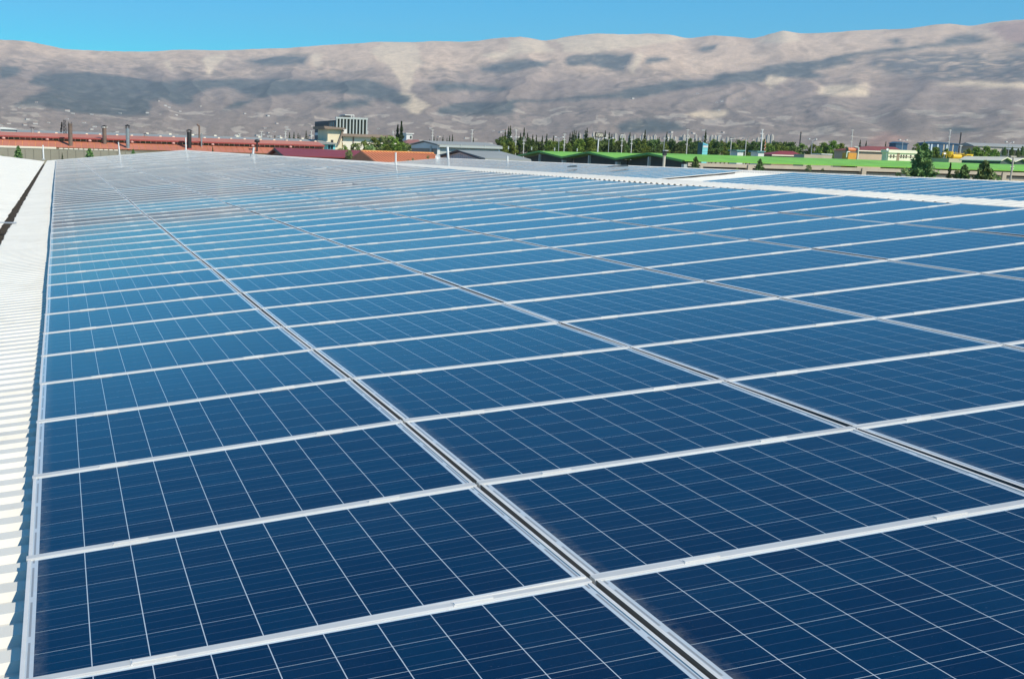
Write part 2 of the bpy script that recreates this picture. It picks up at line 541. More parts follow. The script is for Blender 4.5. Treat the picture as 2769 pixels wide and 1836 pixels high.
UG = -0.72                       # gutter edge of the near slope
URIDGE = 10.62                   # ridge line of the near slope
ROOFN = -0.095
ridge = bay(URIDGE, 0, ROOFN)
RX, RZ = ridge.x, ridge.z
X2R = 32.5                       # ridge of the next bay
XV = (RX + X2R) / 2              # valley between
ZV = RZ - (XV - RX) * math.tan(S)
Z2 = ZV + (X2R - XV) * math.tan(S)

# near slope, visible strip beside the gutter
mb = MB()
pp = [(bay(u, 0, ROOFN).x, bay(u, 0, ROOFN).z, -SN, CS) for u in (UG, -0.4, 0.0, 0.5)]
rib_sheet(mb, pp, VBEG, VEND, 0.026, 0.015)
part('roof_edge_sheet', mb, WHITE_ROOF, factory)
mb = MB()
a, b_ = bay(0.45, 0, ROOFN - 0.004), bay(10.2, 0, ROOFN - 0.004)
mb.quad((a.x, VBEG, a.z), (b_.x, VBEG, b_.z), (b_.x, VEND, b_.z), (a.x, VEND, a.z))
part('roof_sheet', mb, WHITE_ROOF, factory)
# ridge cap, rounded and ribbed
def cap_profile(cx, cz, hw_l, hw_r, lift):
    pts = []
    for k in range(13):
        t = -1 + 2 * k / 12
        w = hw_l if t < 0 else hw_r
        x = cx + t * w
        z = cz - abs(t) * w * math.tan(S) * 0.9 + lift * (1 - abs(t) ** 3.0)
        sl = -t * 0.25
        nx, nz = t * 0.3, 1.0
        pts.append((x, z, nx, nz))
    return pts
CAPRIB = 0.205
def barrel_sheet(mb, prof, v0, v1, amp):
    n = int((v1 - v0) / CAPRIB); base = len(mb.v); m = len(prof); cnt = 0
    for k in range(n + 1):
        for f in (0.0, 0.06, 0.16, 0.32, 0.5, 0.68, 0.84, 0.94):
            h = abs(math.sin(math.pi * f)) ** 0.6
            for (x, z, nx, nz) in prof:
                mb.v.append((x + nx * amp * h, v0 + (k + f) * CAPRIB, z + nz * amp * h))
            cnt += 1
    for i in range(cnt - 1):
        for j in range(m - 1):
            a = base + i * m + j
            mb.f.append((a, a + 1, a + m + 1, a + m)); mb.mi.append(1 if i % 8 == 7 else 0)
mb = MB(); barrel_sheet(mb, cap_profile(RX, RZ, 0.46, 0.46, 0.012), 2.0, VEND, 0.092)
part('ridge_cap', mb, [WHITE_ROOF, CAP_SHADE], factory, smooth=True)
mb = MB(); barrel_sheet(mb, cap_profile(X2R, Z2, 0.42, 0.42, 0.04), 24.0, VEND - 1, 0.05)
part('ridge_cap', mb, [WHITE_ROOF, CAP_SHADE], factory, smooth=True)
# far slope, next bay and the bay to the left
mb = MB()
mb.quad((RX, VBEG, RZ), (XV, VBEG, ZV), (XV, VEND, ZV), (RX, VEND, RZ))
part('roof_sheet', mb, WHITE_ROOF, factory)
mb = MB()
rib_sheet(mb, [(XV, ZV, -SN, CS), (XV + 3.6, ZV + 3.6 * math.tan(S), -SN, CS), (X2R, Z2, -SN, CS)], 18, VEND - 1, 0.035)
mb.quad((X2R, 10, Z2), (X2R + 11, 10, ZV), (X2R + 11, VEND - 1, ZV), (X2R, VEND - 1, Z2))
part('roof_sheet', mb, WHITE_ROOF, factory)
ge = bay(UG, 0, ROOFN)
GX0 = ge.x - 0.25
LX = GX0 - 10.8
LZ = ge.z + 10.8 * math.tan(S)
mb = MB(); rib_sheet(mb, [(GX0 + 0.03, ge.z, SN, CS), (GX0 - 1.5, ge.z + 1.53 * math.tan(S), SN, CS), (LX, LZ, SN, CS)], VBEG + 4, VEND + 0.4, 0.035, 0.022)
part('roof_sheet', mb, WHITE_ROOF, factory)
mb = MB()
mb.quad((ge.x + 0.1, VBEG, ge.z - 0.02), (ge.x + 0.1, VEND, ge.z - 0.02), (ge.x + 0.02, VEND, ge.z - 0.2), (ge.x + 0.02, VBEG, ge.z - 0.2))
mb.quad((ge.x + 0.02, VBEG, ge.z - 0.2), (ge.x + 0.02, VEND, ge.z - 0.2), (GX0 - 0.02, VEND, ge.z - 0.2), (GX0 - 0.02, VBEG, ge.z - 0.2))
mb.quad((GX0 - 0.02, VBEG, ge.z - 0.2), (GX0 - 0.02, VEND, ge.z - 0.2), (GX0 - 0.1, VEND, ge.z - 0.02), (GX0 - 0.1, VBEG, ge.z - 0.02))
part('gutter', mb, GUTTER, factory)
# gutter straps
for v in (20.5,):
    mb = MB().box(GX0 - 0.06, ge.x + 0.06, v, v + 0.22, ge.z + 0.036, ge.z + 0.05)
    part('gutter_strap', mb, GALV, factory)
# gable trim at the far end and the walls
mb = MB()
mb.prism([(ge.x, ge.z - 0.15), (ge.x, ge.z + 0.10), (RX, RZ + 0.13), (RX, RZ - 0.15)], 'y', VEND + 0.01, VEND + 0.10)
mb.prism([(RX, RZ - 0.15), (RX, RZ + 0.13), (XV, ZV + 0.10), (XV, ZV - 0.15)], 'y', VEND + 0.012, VEND + 0.102)
part('gable_trim', mb, mat('trim_paint', (0.62, 0.62, 0.60), 0.5), factory)
mb = MB()
mb.poly([(LX, VEND - .1, GROUND), (X2R + 11, VEND - .1, GROUND), (X2R + 11, VEND - .1, ZV - .3), (X2R, VEND - .1, Z2 - .3), (XV, VEND - .1, ZV - .3), (RX, VEND - .1, RZ - .2), (ge.x, VEND - .1, ge.z - .25), (LX, VEND - .1, LZ - .1)])
mb.quad((X2R + 11, 5, GROUND), (X2R + 11, VEND - .1, GROUND), (X2R + 11, VEND - .1, ZV), (X2R + 11, 5, ZV))
part('wall', mb, CONC, factory)

# ------------------------------------------------------------------ solar panels
LP, WP = 1.653, 0.990             # module size
CX0, CPX, NCX = 0.0345, 0.1584, 10
CY0, CPY, NCY = 0.0205, 0.1582, 6

def cell_colour(t, busv, rnd):
    """dark blue polycrystalline silicon with thin silver busbars. busv: coordinate 0..1 over one cell"""
    n = t.noise(55, 3, 0.6, t.node('ShaderNodeNewGeometry').outputs['Position'])
    base = t.mix(t.ramp(n, 0.3, 0.7), CELL_A, CELL_B)
    hsv = t.node('ShaderNodeHueSaturation')
    t.link(t.math('MULTIPLY_ADD', rnd, 0.36, 0.82), hsv.inputs['Value'])
    t.link(t.math('MULTIPLY_ADD', rnd, -0.014, 0.507), hsv.inputs['Hue'])
    t.link(base, hsv.inputs['Color'])
    b3 = t.math('FRACT', t.math('MULTIPLY', busv, 3.0))
    bus = t.math('LESS_THAN', t.math('ABSOLUTE', t.math('SUBTRACT', b3, 0.5)), 0.018)
    return t.mix(t.math('MULTIPLY', bus, 0.17), hsv.outputs[0], (0.35, 0.38, 0.42))

CELL_A, CELL_B = (0.0004, 0.0115, 0.040), (0.0007, 0.0150, 0.050)
DUST = (0.42, 0.37, 0.29)

def glassy(t):
    t.b.inputs['Roughness'].default_value = 0.09
    t.b.inputs['IOR'].default_value = 1.38
    t.b.inputs['Specular IOR Level'].default_value = 0.5
    t.b.inputs['Specular Tint'].default_value = (0.35, 0.80, 1.0, 1)      # bluish anti-reflection coating

def laminate_material(name, far):
    t = NT(name)
    uvn = t.node('ShaderNodeUVMap')
    sep = t.node('ShaderNodeSeparateXYZ')
    t.link(uvn.outputs[0], sep.inputs[0])
    x, y = sep.outputs[0], sep.outputs[1]
    gx = t.math('DIVIDE', t.math('SUBTRACT', x, CX0), CPX)
    gy = t.math('DIVIDE', t.math('SUBTRACT', y, CY0), CPY)
    fx, fy = t.math('FRACT', gx), t.math('FRACT', gy)
    inx = t.math('LESS_THAN', t.math('ABSOLUTE', t.math('SUBTRACT', fx, 0.5)), 0.4908)
    iny = t.math('LESS_THAN', t.math('ABSOLUTE', t.math('SUBTRACT', fy, 0.5)), 0.4938)
    rx = t.math('MULTIPLY', t.math('GREATER_THAN', gx, 0.0), t.math('LESS_THAN', gx, 10.0))
    ry = t.math('MULTIPLY', t.math('GREATER_THAN', gy, 0.0), t.math('LESS_THAN', gy, 6.0))
    cell = t.math('MULTIPLY', t.math('MULTIPLY', inx, iny), t.math('MULTIPLY', rx, ry))
    if far:
        rnd = t.node('ShaderNodeAttribute', attribute_name='tone').outputs['Fac']
    else:
        rnd = t.node('ShaderNodeObjectInfo').outputs['Random']
    wn_ = t.node('ShaderNodeTexWhiteNoise', noise_dimensions='3D')
    cmb = t.node('ShaderNodeCombineXYZ')
    t.link(t.math('FLOOR', gx), cmb.inputs[0]); t.link(t.math('FLOOR', gy), cmb.inputs[1]); t.link(rnd, cmb.inputs[2])
    t.link(cmb.outputs[0], wn_.inputs['Vector'])
    r2 = t.math('ADD', t.math('MULTIPLY', rnd, 0.6), t.math('MULTIPLY', wn_.outputs['Value'], 0.4))
    cc = cell_colour(t, fy, r2)
    # white backsheet with tinned ribbons at the two short ends
    xe = t.math('MINIMUM', x, t.math('SUBTRACT', LP, x))
    rib = t.math('MULTIPLY', t.math('GREATER_THAN', xe, 0.0175), t.math('LESS_THAN', xe, 0.0245))
    dash = t.math('LESS_THAN', t.math('FRACT', t.math('MULTIPLY_ADD', gy, 0.5, 0.07)), 0.86)
    rib = t.math('MULTIPLY', rib, dash)
    back = t.mix(t.math('MULTIPLY', rib, 0.8), (0.50, 0.56, 0.60), (0.20, 0.21, 0.22))
    c = t.mix(cell, back, cc)
    geo = t.node('ShaderNodeNewGeometry')
    dn = t.noise(26, 6, 0.75, geo.outputs['Position'])
    dm = t.math('MULTIPLY', t.ramp(x, 0.075, 0.0), t.ramp(dn, 0.35, 0.75))
    c = t.mix(t.math('MULTIPLY', dm, 0.40), c, DUST)
    film = t.noise(0.9, 5, 0.7, geo.outputs['Position'])
    c = t.mix(t.math('MULTIPLY', t.ramp(film, 0.45, 0.8), 0.010), c, DUST)
    t.link(c, t.b.inputs['Base Color'])
    glassy(t)
    return t.m

LAM = laminate_material('panel_laminate', False)
LAMF = laminate_material('panel_laminate_far', True)

def cell_material(name, dusty):
    t = NT(name)
    uvn = t.node('ShaderNodeUVMap')
    sep = t.node('ShaderNodeSeparateXYZ')
    t.link(uvn.outputs[0], sep.inputs[0])
    rnd = t.node('ShaderNodeObjectInfo').outputs['Random']
    c = cell_colour(t, sep.outputs[1], rnd)
    geo = t.node('ShaderNodeNewGeometry')
    if dusty:
        dn = t.noise(26, 6, 0.75, geo.outputs['Position'])
        dm = t.math('MULTIPLY', t.ramp(sep.outputs[0], 0.28, -0.1), t.ramp(dn, 0.35, 0.75))
        c = t.mix(t.math('MULTIPLY', dm, 0.40), c, DUST)
    spk = t.noise(160, 2, 0.5, geo.outputs['Position'])
    c = t.mix(t.math('MULTIPLY', t.ramp(spk, 0.70, 0.78), 0.12), c, DUST)
    film = t.noise(0.9, 5, 0.7, geo.outputs['Position'])
    c = t.mix(t.math('MULTIPLY', t.ramp(film, 0.45, 0.8), 0.010), c, DUST)
    t.link(c, t.b.inputs['Base Color'])
    glassy(t)
    return t.m

CELLM, CELLD = cell_material('solar_cell', False), cell_material('solar_cell_dusty', True)

def ring(mb, mi=0, M=None, side=None):
    """module frame: lip on top, outer and inner sides"""
    hx, hy, w, h, di = LP / 2, WP / 2, 0.0115, 0.040, 0.004
    o = [(-hx, -hy), (hx, -hy), (hx, hy), (-hx, hy)]
    i = [(-hx + w, -hy + w), (hx - w, -hy + w), (hx - w, hy - w), (-hx + w, hy - w)]
    T = (lambda p: M @ Vector(p)) if M else (lambda p: p)
    for k in range(4):
        j = (k + 1) % 4
        mb.quad(T((*o[k], 0)), T((*o[j], 0)), T((*i[j], 0)), T((*i[k], 0)), mi)
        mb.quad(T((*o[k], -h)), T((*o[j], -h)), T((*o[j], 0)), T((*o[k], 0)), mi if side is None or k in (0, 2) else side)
        mb.quad(T((*i[k], 0)), T((*i[j], 0)), T((*i[j], -di)), T((*i[k], -di)), mi)

RAILP = [(-0.019, -0.06), (0.019, -0.06), (0.019, 0.0005), (0.016, 0.0025), (-0.016, 0.0025), (-0.019, 0.0005)]

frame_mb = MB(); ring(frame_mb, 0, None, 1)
frame_me = frame_mb.mesh('frame', [ALU, SIDE_SHADE])
edge_mb = MB(); ring(edge_mb)
edge_me = edge_mb.mesh('frame', ALU)
lam_mb = MB()
lx, ly = LP / 2 - 0.0115, WP / 2 - 0.0115
lam_mb.quad((-lx, -ly, -0.0032), (lx, -ly, -0.0032), (lx, ly, -0.0032), (-lx, ly, -0.0032))
lam_me = lam_mb.mesh('laminate', LAM)
uvl = lam_me.uv_layers.new(name='UVMap')
for li, (uu, vv) in enumerate(((0.0115, 0.0115), (LP - 0.0115, 0.0115), (LP - 0.0115, WP - 0.0115), (0.0115, WP - 0.0115))):
    uvl.data[li].uv = (uu, vv)
yr = PV / 2
rail_me = MB().prism([(yr + a, b) for a, b in RAILP], 'x', -LP / 2 - 0.004, LP / 2 + 0.004).mesh('clamp_rail', RAILM)
clamp_mb = MB().box(-0.06, 0.06, yr - 0.014, yr + 0.002, 0.0027, 0.006)
clamp_mb.box(-0.064, -0.060, yr - 0.0192, yr + 0.017, -0.01, 0.0034)
clamp_me = clamp_mb.mesh('clamp', ALU)

def cell_mesh(m):
    cm = MB()
    hx, hy, ch = 0.07775, 0.0781, 0.0016
    pts = [(-hx + ch, -hy), (hx - ch, -hy), (hx, -hy + ch), (hx, hy - ch), (hx - ch, hy), (-hx + ch, hy), (-hx, hy - ch), (-hx, -hy + ch)]
    cm.poly([(a, b, 0) for a, b in pts])
    me = cm.mesh('solar_cell', m)
    u = me.uv_layers.new(name='UVMap')
    for li, (a, b) in enumerate(pts):
        u.data[li].uv = (a / CPX + 0.5, b / CPY + 0.5)
    return me
cell_me, celld_me = cell_mesh(CELLM), cell_mesh(CELLD)

def panel_matrix(surf, c, r, jit):
    """surf(u, v, n) gives world points; fit the module to the slightly uneven roof"""
    u0, v0 = c * PU + 0.0085, r * PV + 0.0125
    p00 = surf(u0, v0); p10 = surf(u0 + LP, v0); p01 = surf(u0, v0 + WP); p11 = surf(u0 + LP, v0 + WP)
    ctr = (p00 + p10 + p01 + p11) / 4 + Vector((jit[0] * 1.2, jit[1] * 0.8, 0))
    ex = ((p10 + p11) - (p00 + p01)).normalized()
    ey = ((p01 + p11) - (p00 + p10)).normalized()
    ez = ex.cross(ey).normalized()
    ez = (ez + ex * jit[0] + ey * jit[1]).normalized()
    ey = ez.cross(ex).normalized(); ex = ey.cross(ez)
    M = Matrix((ex, ey, ez)).transposed().to_4x4()
    M.translation = ctr
    return M

def child(name, me, parent, loc=None):
    o = bpy.data.objects.new(name, me)
    o.parent = parent
    if loc is not None:
        o.location = loc
    COL.objects.link(o)
    return o

def make_panel(M, label, group, cells, clamps, edge=False):
    root = bpy.data.objects.new('solar_panel', None)
    root.empty_display_size = 0.1
    root.matrix_world = M
    COL.objects.link(root)
    tag(root, label, 'solar panel', group)
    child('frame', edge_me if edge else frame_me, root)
    lam = child('laminate', lam_me, root)
    rail = child('clamp_rail', rail_me, root)
    if clamps:
        child('clamp', clamp_me, rail, (-0.49 + random.uniform(-.04, .04), 0, 0))
        child('clamp', clamp_me, rail, (0.47 + random.uniform(-.04, .04), 0, 0))
    if cells:
        for i in range(NCX):
            for j in range(NCY):
                child('solar_cell', celld_me if i == 0 else cell_me, lam,
                      (-LP / 2 + CX0 + (i + 0.5) * CPX, -WP / 2 + CY0 + (j + 0.5) * CPY, -0.00305))
    return root

surf1 = lambda u, v, n=0.0: bay(u, v, n + hf(u, v))
PN2 = 0.10
def surf2(u, v, n=0.0):
    """next bay: u measured down from its ridge, negative uphill order -> columns 0..5 from the ridge down"""
    uu = (X2R - 0.36) - 10.1 * CS + u * CS
    return Vector((uu - SN * (PN2 + n), v, Z2 - (X2R - uu) * math.tan(S) + CS * (PN2 + n)))

def visible(M, margin=0):
    cs = [M @ Vector((a, b, 0)) for a in (-LP / 2, LP / 2) for b in (-WP / 2, WP / 2)]
    uv, z = project([tuple(c) for c in cs])
    if z.min() < 0.3:
        return False
    return uv[:, 0].min() < W0 + margin and uv[:, 0].max() > -margin and uv[:, 1].min() < H0 + margin and uv[:, 1].max() > 0

far_list = []
SINGLE_ROWS = 38
count = 0
for r in range(-1, ROWS):
    for c in range(6):
        amp = 0.0022 if r > 2 else 0.001
        jit = (random.gauss(0, amp), random.gauss(0, amp))
        M = panel_matrix(surf1, c, r, jit)
        vis = visible(M, 60)
        if r < SINGLE_ROWS and vis:
            uv, z = project([tuple(M @ Vector((0, b, 0))) for b in (-WP / 2, WP / 2)])
            rowpx = abs(uv[0, 1] - uv[1, 1])
            lab = 'blue solar panel, %s row from the bottom, %s column from the white roof edge' % (ordinal(r + 2), ordinal(c + 1))
            make_panel(M, lab, 'solar panels on the near roof slope', rowpx > 56, r < 22, c == 0)
            count += 1
        elif r >= SINGLE_ROWS:
            far_list.append(M)

far2 = []
R2A, R2B = 23, 93
for r in range(R2A, R2B):
    v = r * PV
    if 43.6 < v < 47.2:
        continue
    for c in range(6):
        jit = (random.gauss(0, 0.002), random.gauss(0, 0.002))
        M = panel_matrix(surf2, c, r, jit)
        if r < 42 and c >= 2:
            if visible(M, 20):
                lab = 'small solar panel beyond the ridge cap, %s row from right, %s column below far ridge' % (ordinal(r - R2A + 1), ordinal(6 - c))
                make_panel(M, lab, 'solar panels on the slope beyond the ridge', False, False)
                count += 1
        else:
            far2.append(M)
print('single panels', count)

def panel_field(name, mats_list, label):
    fm = MB(); uvs = []; tones = []
    for M in mats_list:
        n0 = len(fm.f)
        ring(fm, 0, M)
        for k in range(n0, len(fm.f)):
            uvs += [(0, 0)] * 4
        tone = random.random()
        fm.quad(*[M @ Vector((a * lx, b * ly, -0.0032)) for a, b in ((-1, -1), (1, -1), (1, 1), (-1, 1))], 1)
        uvs += [(0.0115, 0.0115), (LP - 0.0115, 0.0115), (LP - 0.0115, WP - 0.0115), (0.0115, WP - 0.0115)]
        prof = [M @ Vector((x, yr + a, b)) for x in (-LP / 2, LP / 2) for a, b in ((-0.019, -0.03), (-0.019, 0.002), (0.019, 0.002), (0.019, -0.03))]
        for k in range(3):
            fm.quad(prof[k], prof[4 + k], prof[5 + k], prof[k + 1], 2)
            uvs += [(0, 0)] * 4
        tones += [tone] * (len(fm.f) - n0)
    me = fm.mesh(name, [ALU, LAMF, RAILM])
    u = me.uv_layers.new(name='UVMap')
    u.data.foreach_set('uv', np.array(uvs, float).ravel())
    at = me.attributes.new('tone', 'FLOAT', 'FACE')
    at.data.foreach_set('value', tones)
    o = bpy.data.objects.new(name, me)
    COL.objects.link(o)
    return tag(o, label, 'solar panels', None, 'stuff')

panel_field('solar_panel_field', far_list, 'far rows of solar panels filling the back of the near roof slope')
panel_field('solar_panel_field', far2, 'small rows of solar panels on the next roof beyond the ridge cap')

# ------------------------------------------------------------------ background buildings
def zpx(x, y, D):
    return P(x, y, D).z
def xpx(x, y, D):
    return P(x, y, D).x

RED = mat('red_roof_paint', (0.52, 0.185, 0.11), 0.55, 0, 0.16, 0.15, 0.3, (0.36, 0.20, 0.15))
REDD = mat('red_fascia_paint', (0.36, 0.075, 0.06), 0.5, 0, 0.1, 0.3)
SEAM = mat('roof_seam_paint', (0.75, 0.36, 0.12), 0.6)
CREAM = mat('cream_plaster', (0.80, 0.68, 0.46), 0.8, 0, 0.06, 0.4)
CREAMW = mat('pale_cream_paint', (0.82, 0.74, 0.58), 0.7, 0, 0.05, 0.4)
BRICK = mat('brown_wall', (0.33, 0.22, 0.16), 0.85, 0, 0.2, 0.6)
DGLASS = mat('dark_window_glass', (0.02, 0.035, 0.045), 0.08, 0, 0.2, 0.3)
PINK = mat('pink_ventilator_paint', (0.66, 0.42, 0.36), 0.6)
STEEL = mat('stack_steel', (0.52, 0.50, 0.47), 0.35, 0.7, 0.12, 0.8, 0.35, (0.22, 0.16, 0.11))
RUST = mat('rusty_stack', (0.20, 0.145, 0.11), 0.7, 0.2, 0.3, 0.8)
BLACK = mat('sooty_black', (0.03, 0.03, 0.028), 0.6, 0.1, 0.3, 1.0)
GREYROOF = mat('grey_roof_sheet', (0.30, 0.31, 0.29), 0.7, 0, 0.1, 0.15, 0.3, (0.24, 0.22, 0.18))
TEAL = mat('teal_fascia_paint', (0.16, 0.36, 0.36), 0.5)
TURQ = mat('turquoise_paint', (0.22, 0.66, 0.66), 0.45, 0, 0.05)
MAROON = mat('maroon_roof_paint', (0.25, 0.040, 0.036), 0.5, 0, 0.12, 0.2)
ORANGE = mat('orange_roof_paint', (0.72, 0.25, 0.10), 0.6, 0, 0.12, 0.4)
GREEN = mat('green_roof_paint', (0.20, 0.47, 0.05), 0.6, 0, 0.22, 0.35, 0.5, (0.22, 0.40, 0.10))
NAVY = mat('dark_shed_wall', (0.055, 0.075, 0.085), 0.7, 0, 0.25, 0.3)
BEIGE = mat('beige_concrete', (0.47, 0.40, 0.30), 0.85, 0, 0.12, 0.3, 0.3, (0.3, 0.24, 0.17))
BLUEG = mat('blue_grey_sheet', (0.56, 0.64, 0.66), 0.6, 0, 0.12, 0.3)
PALEG = mat('pale_green_grey_wall', (0.44, 0.48, 0.45), 0.8, 0, 0.08, 0.3)
WGREY = mat('warm_grey_wall', (0.30, 0.26, 0.22), 0.85, 0, 0.12, 0.3)
OFFWHITE = mat('white_plaster', (0.72, 0.71, 0.66), 0.75, 0, 0.06, 0.4)
BROWNROOF = mat('brown_roof_slab', (0.27, 0.20, 0.15), 0.8, 0, 0.15, 0.4)
BLUE = mat('blue_shed_sheet', (0.028, 0.085, 0.15), 0.6, 0, 0.2, 0.3)
YELLOW = mat('yellow_machine_paint', (0.72, 0.46, 0.02), 0.5, 0, 0.12, 0.6)
TANKO = mat('orange_tank_paint', (0.58, 0.16, 0.06), 0.5, 0, 0.12, 0.6)
WOOD = mat('weathered_pole', (0.46, 0.42, 0.34), 0.85, 0, 0.12, 1.0)
WALLG = mat('olive_grey_wall', (0.30, 0.28, 0.21), 0.9, 0, 0.1, 0.3, 0.25)

# --- long wall behind the far end of the roof, left
D = 132
z1 = zpx(150, 404, D)
xa, xb = xpx(-120, 404, D), xpx(470, 412, D)
wl = empty('perimeter_wall', ((xa + xb) / 2, D, GROUND), 'olive grey panelled boundary wall behind the white roof', 'wall')
n = 26
w = (xb - xa) / n
for k in range(n):
    part('wall_panel', MB().box(xa + k * w + 0.015, xa + (k + 1) * w - 0.015, D, D + 0.25, GROUND, z1 - 0.05 + random.uniform(-.02, .02)), WALLG, wl)
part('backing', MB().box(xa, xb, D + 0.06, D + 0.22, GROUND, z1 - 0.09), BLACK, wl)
part('coping', MB().box(xa, xpx(152, 401, D), D - 0.08, D + 0.3, z1 + 0.02, z1 + 0.22), CREAMW, wl)
for k in range(12):
    x = xpx(160 + k * 13.5, 405, D)
    part('coping_tile', MB().box(x, x + 0.42, D - 0.06, D + 0.28, z1 + 0.02, z1 + 0.14), CREAMW, wl)

# --- the long red roofed factory with clerestory and chimneys
D = 186
fx0, fx1 = xpx(-160, 394, D), xpx(890, 422, D)
ze = zpx(0, 395, D); zt = zpx(0, 376.5, D); zs = zpx(0, 369, D + 4); zu = zpx(0, 362, D + 4)
rf = empty('red_factory', ((fx0 + fx1) / 2, D + 10, GROUND), 'long red roofed factory hall with clerestory windows behind the wall', 'factory')
part('wall', MB().box(fx0, fx1, D + 0.4, D + 20, GROUND, ze - 0.05), CREAM, rf)
mb = MB(); mb.quad((fx0, D, ze), (fx1, D, ze), (fx1, D + 4, zt), (fx0, D + 4, zt))
part('roof_deck', mb, SEAM, rf)
pitch = 0.97
np_ = int((fx1 - fx0) / pitch)
rp = MB()
L = math.hypot(4.0, zt - ze)
dy, dz = 4.0 / L, (zt - ze) / L
rp.box(0, pitch - 0.075, 0, L - 0.12, 0.012, 0.05)
rp_me = rp.mesh('roof_panel', RED)
ang = math.atan2(zt - ze, 4.0)
for k in range(np_):
    o = bpy.data.objects.new('roof_panel', rp_me)
    o.parent = rf
    o.location = Vector((fx0 + k * pitch, D, ze)) - BASE[rf]
    o.rotation_euler = (ang, 0, 0)
    COL.objects.link(o)
part('clerestory_wall', MB().box(fx0, fx1, D + 4.0, D + 4.3, zt - 0.6, zs), BRICK, rf)
wm = MB().box(0, 0.62, -0.02, 0.05, 0, (zs - zt) * 0.72).mesh('window', DGLASS)
pm = MB().box(0, 0.13, -0.07, 0.05, 0, (zs - zt) * 0.95).mesh('window_post', CREAMW)
k = 0
x = fx0 + 0.3
while x < fx1 - 1:
    for nm, me, ox in (('window_post', pm, 0), ('window', wm, 0.25)):
        if nm == 'window' and k % 4 not in (0, 3):
            continue
        o = bpy.data.objects.new(nm, me); o.parent = rf
        o.location = Vector((x + ox, D + 3.97, zt + 0.03)) - BASE[rf]
        COL.objects.link(o)
    x += 0.83; k += 1
vm = MB().lathe((0, 0, 0), [(0.18, 0), (0.30, 0.12), (0.30, 0.30), (0.16, 0.42), (0.0, 0.45)], 10).mesh('ventilator', PINK, smooth=True)
for xp in (10, 128, 243, 357, 469, 575, 683, 785):
    c = P(xp, 378 + xp * .031, D + 3.6)
    o = bpy.data.objects.new('ventilator', vm); o.parent = rf
    o.location = Vector((c.x, D + 3.55, zt + 0.0)) - BASE[rf]; COL.objects.link(o)
mb = MB().prism([(D + 3.3, zs), (D + 3.3, zs + 0.14), (D + 9, zu + 0.35), (D + 14.6, zs + 0.14), (D + 14.6, zs)], 'x', fx0, fx1)
part('upper_roof', mb, RED, rf)
mb = MB().box(fx0, fx1, D + 3.22, D + 3.3, zs - 0.06, zs + 0.15)
part('fascia', mb, REDD, rf)
cm_ = MB().box(0, 0.35, 0, 0.3, 0, 0.16).mesh('roof_vent', CREAMW)
for k in range(26):
    o = bpy.data.objects.new('roof_vent', cm_); o.parent = rf
    o.location = Vector((fx0 + 14 + k * 2.35 + random.uniform(-.3, .3), D + 9, zu + 0.34)) - BASE[rf]; COL.objects.link(o)

def chimney(x, yt, yb, wpx, D_, m, label, style, lean=0.0):
    b = P(x, yb, D_); tp = P(x, yt, D_)
    depth = (np.array(b) - CAM) @ FWD
    r = wpx * depth / FPX / 2
    zt_ = tp.z; zb_ = b.z - 0.3
    e = empty('chimney', (b.x, D_, zb_), label, 'chimney', 'chimneys of the red factory')
    c = Vector((b.x, D_, zb_)); h = zt_ - zb_
    if style == 'cap':
        part('stack', MB().lathe(c, [(r, 0), (r, h * 0.82), (r * 0.97, h * 0.86)], 14), m, e, smooth=True)
        part('joint_ring', MB().lathe(c, [(r * 1.06, h * 0.45), (r * 1.06, h * 0.465), (r, h * 0.47)], 14), m, e)
        part('rain_cap', MB().lathe(c, [(r * 1.25, h * 0.93), (r * 1.3, h * 0.95), (r * 0.1, h), (0, h)], 14), BLACK, e)
        cg = MB()
        for q in range(6):
            a = q * math.pi / 3
            cg.tube(c + Vector((r * math.cos(a), r * math.sin(a), h * 0.83)), c + Vector((r * 1.15 * math.cos(a), r * 1.15 * math.sin(a), h * 0.94)), r * 0.09, seg=5)
        part('cap_brackets', cg, BLACK, e)
        part('base_flashing', MB().lathe(c, [(r * 1.5, 0), (r * 1.4, h * 0.04), (r, h * 0.07)], 14), REDD, e)
    elif style == 'open':
        part('stack', MB().lathe(c, [(r, 0), (r, h * 0.93), (r * 0.9, h * 0.93), (r * 0.9, h * 0.6)], 14), m, e, smooth=False)
        for q in range(4):
            a = q * math.pi / 2 + 0.5
            part('rod', MB().tube(c + Vector((r * math.cos(a), r * math.sin(a), h * 0.85)), c + Vector((r * math.cos(a), r * math.sin(a), h)), 0.03, seg=5), BLACK, e)
        part('base_flashing', MB().lathe(c, [(r * 1.5, 0), (r * 1.4, h * 0.04), (r, h * 0.07)], 14), REDD, e)
    elif style == 'flat':
        part('stack', MB().lathe(c, [(r, 0), (r, h * 0.8)], 12), m, e, smooth=True)
        part('rain_cap', MB().lathe(c, [(r * 1.9, h * 0.93), (r * 1.9, h * 0.97), (0, h)], 12), BLACK, e)
        part('cap_brackets', MB().tube(c + Vector((-r * .8, 0, h * .78)), c + Vector((-r * .8, 0, h * .94)), r * .12, seg=5).tube(c + Vector((r * .8, 0, h * .78)), c + Vector((r * .8, 0, h * .94)), r * .12, seg=5), BLACK, e)
    elif style == 'elbow':
        mb2 = MB().tube(c, c + Vector((0, 0, h * .93)), r, seg=10)
        mb2.tube(c + Vector((0, 0, h * .92)), c + Vector((-r * 2.6, 0, h)), r * 1.0, r * 1.1, seg=10)
        part('stack', mb2, m, e)
    else:
        part('stack', MB().lathe(c, [(r, 0), (r, h), (r * .8, h), (r * .8, h * .7)], 12), m, e, smooth=False)
    return e

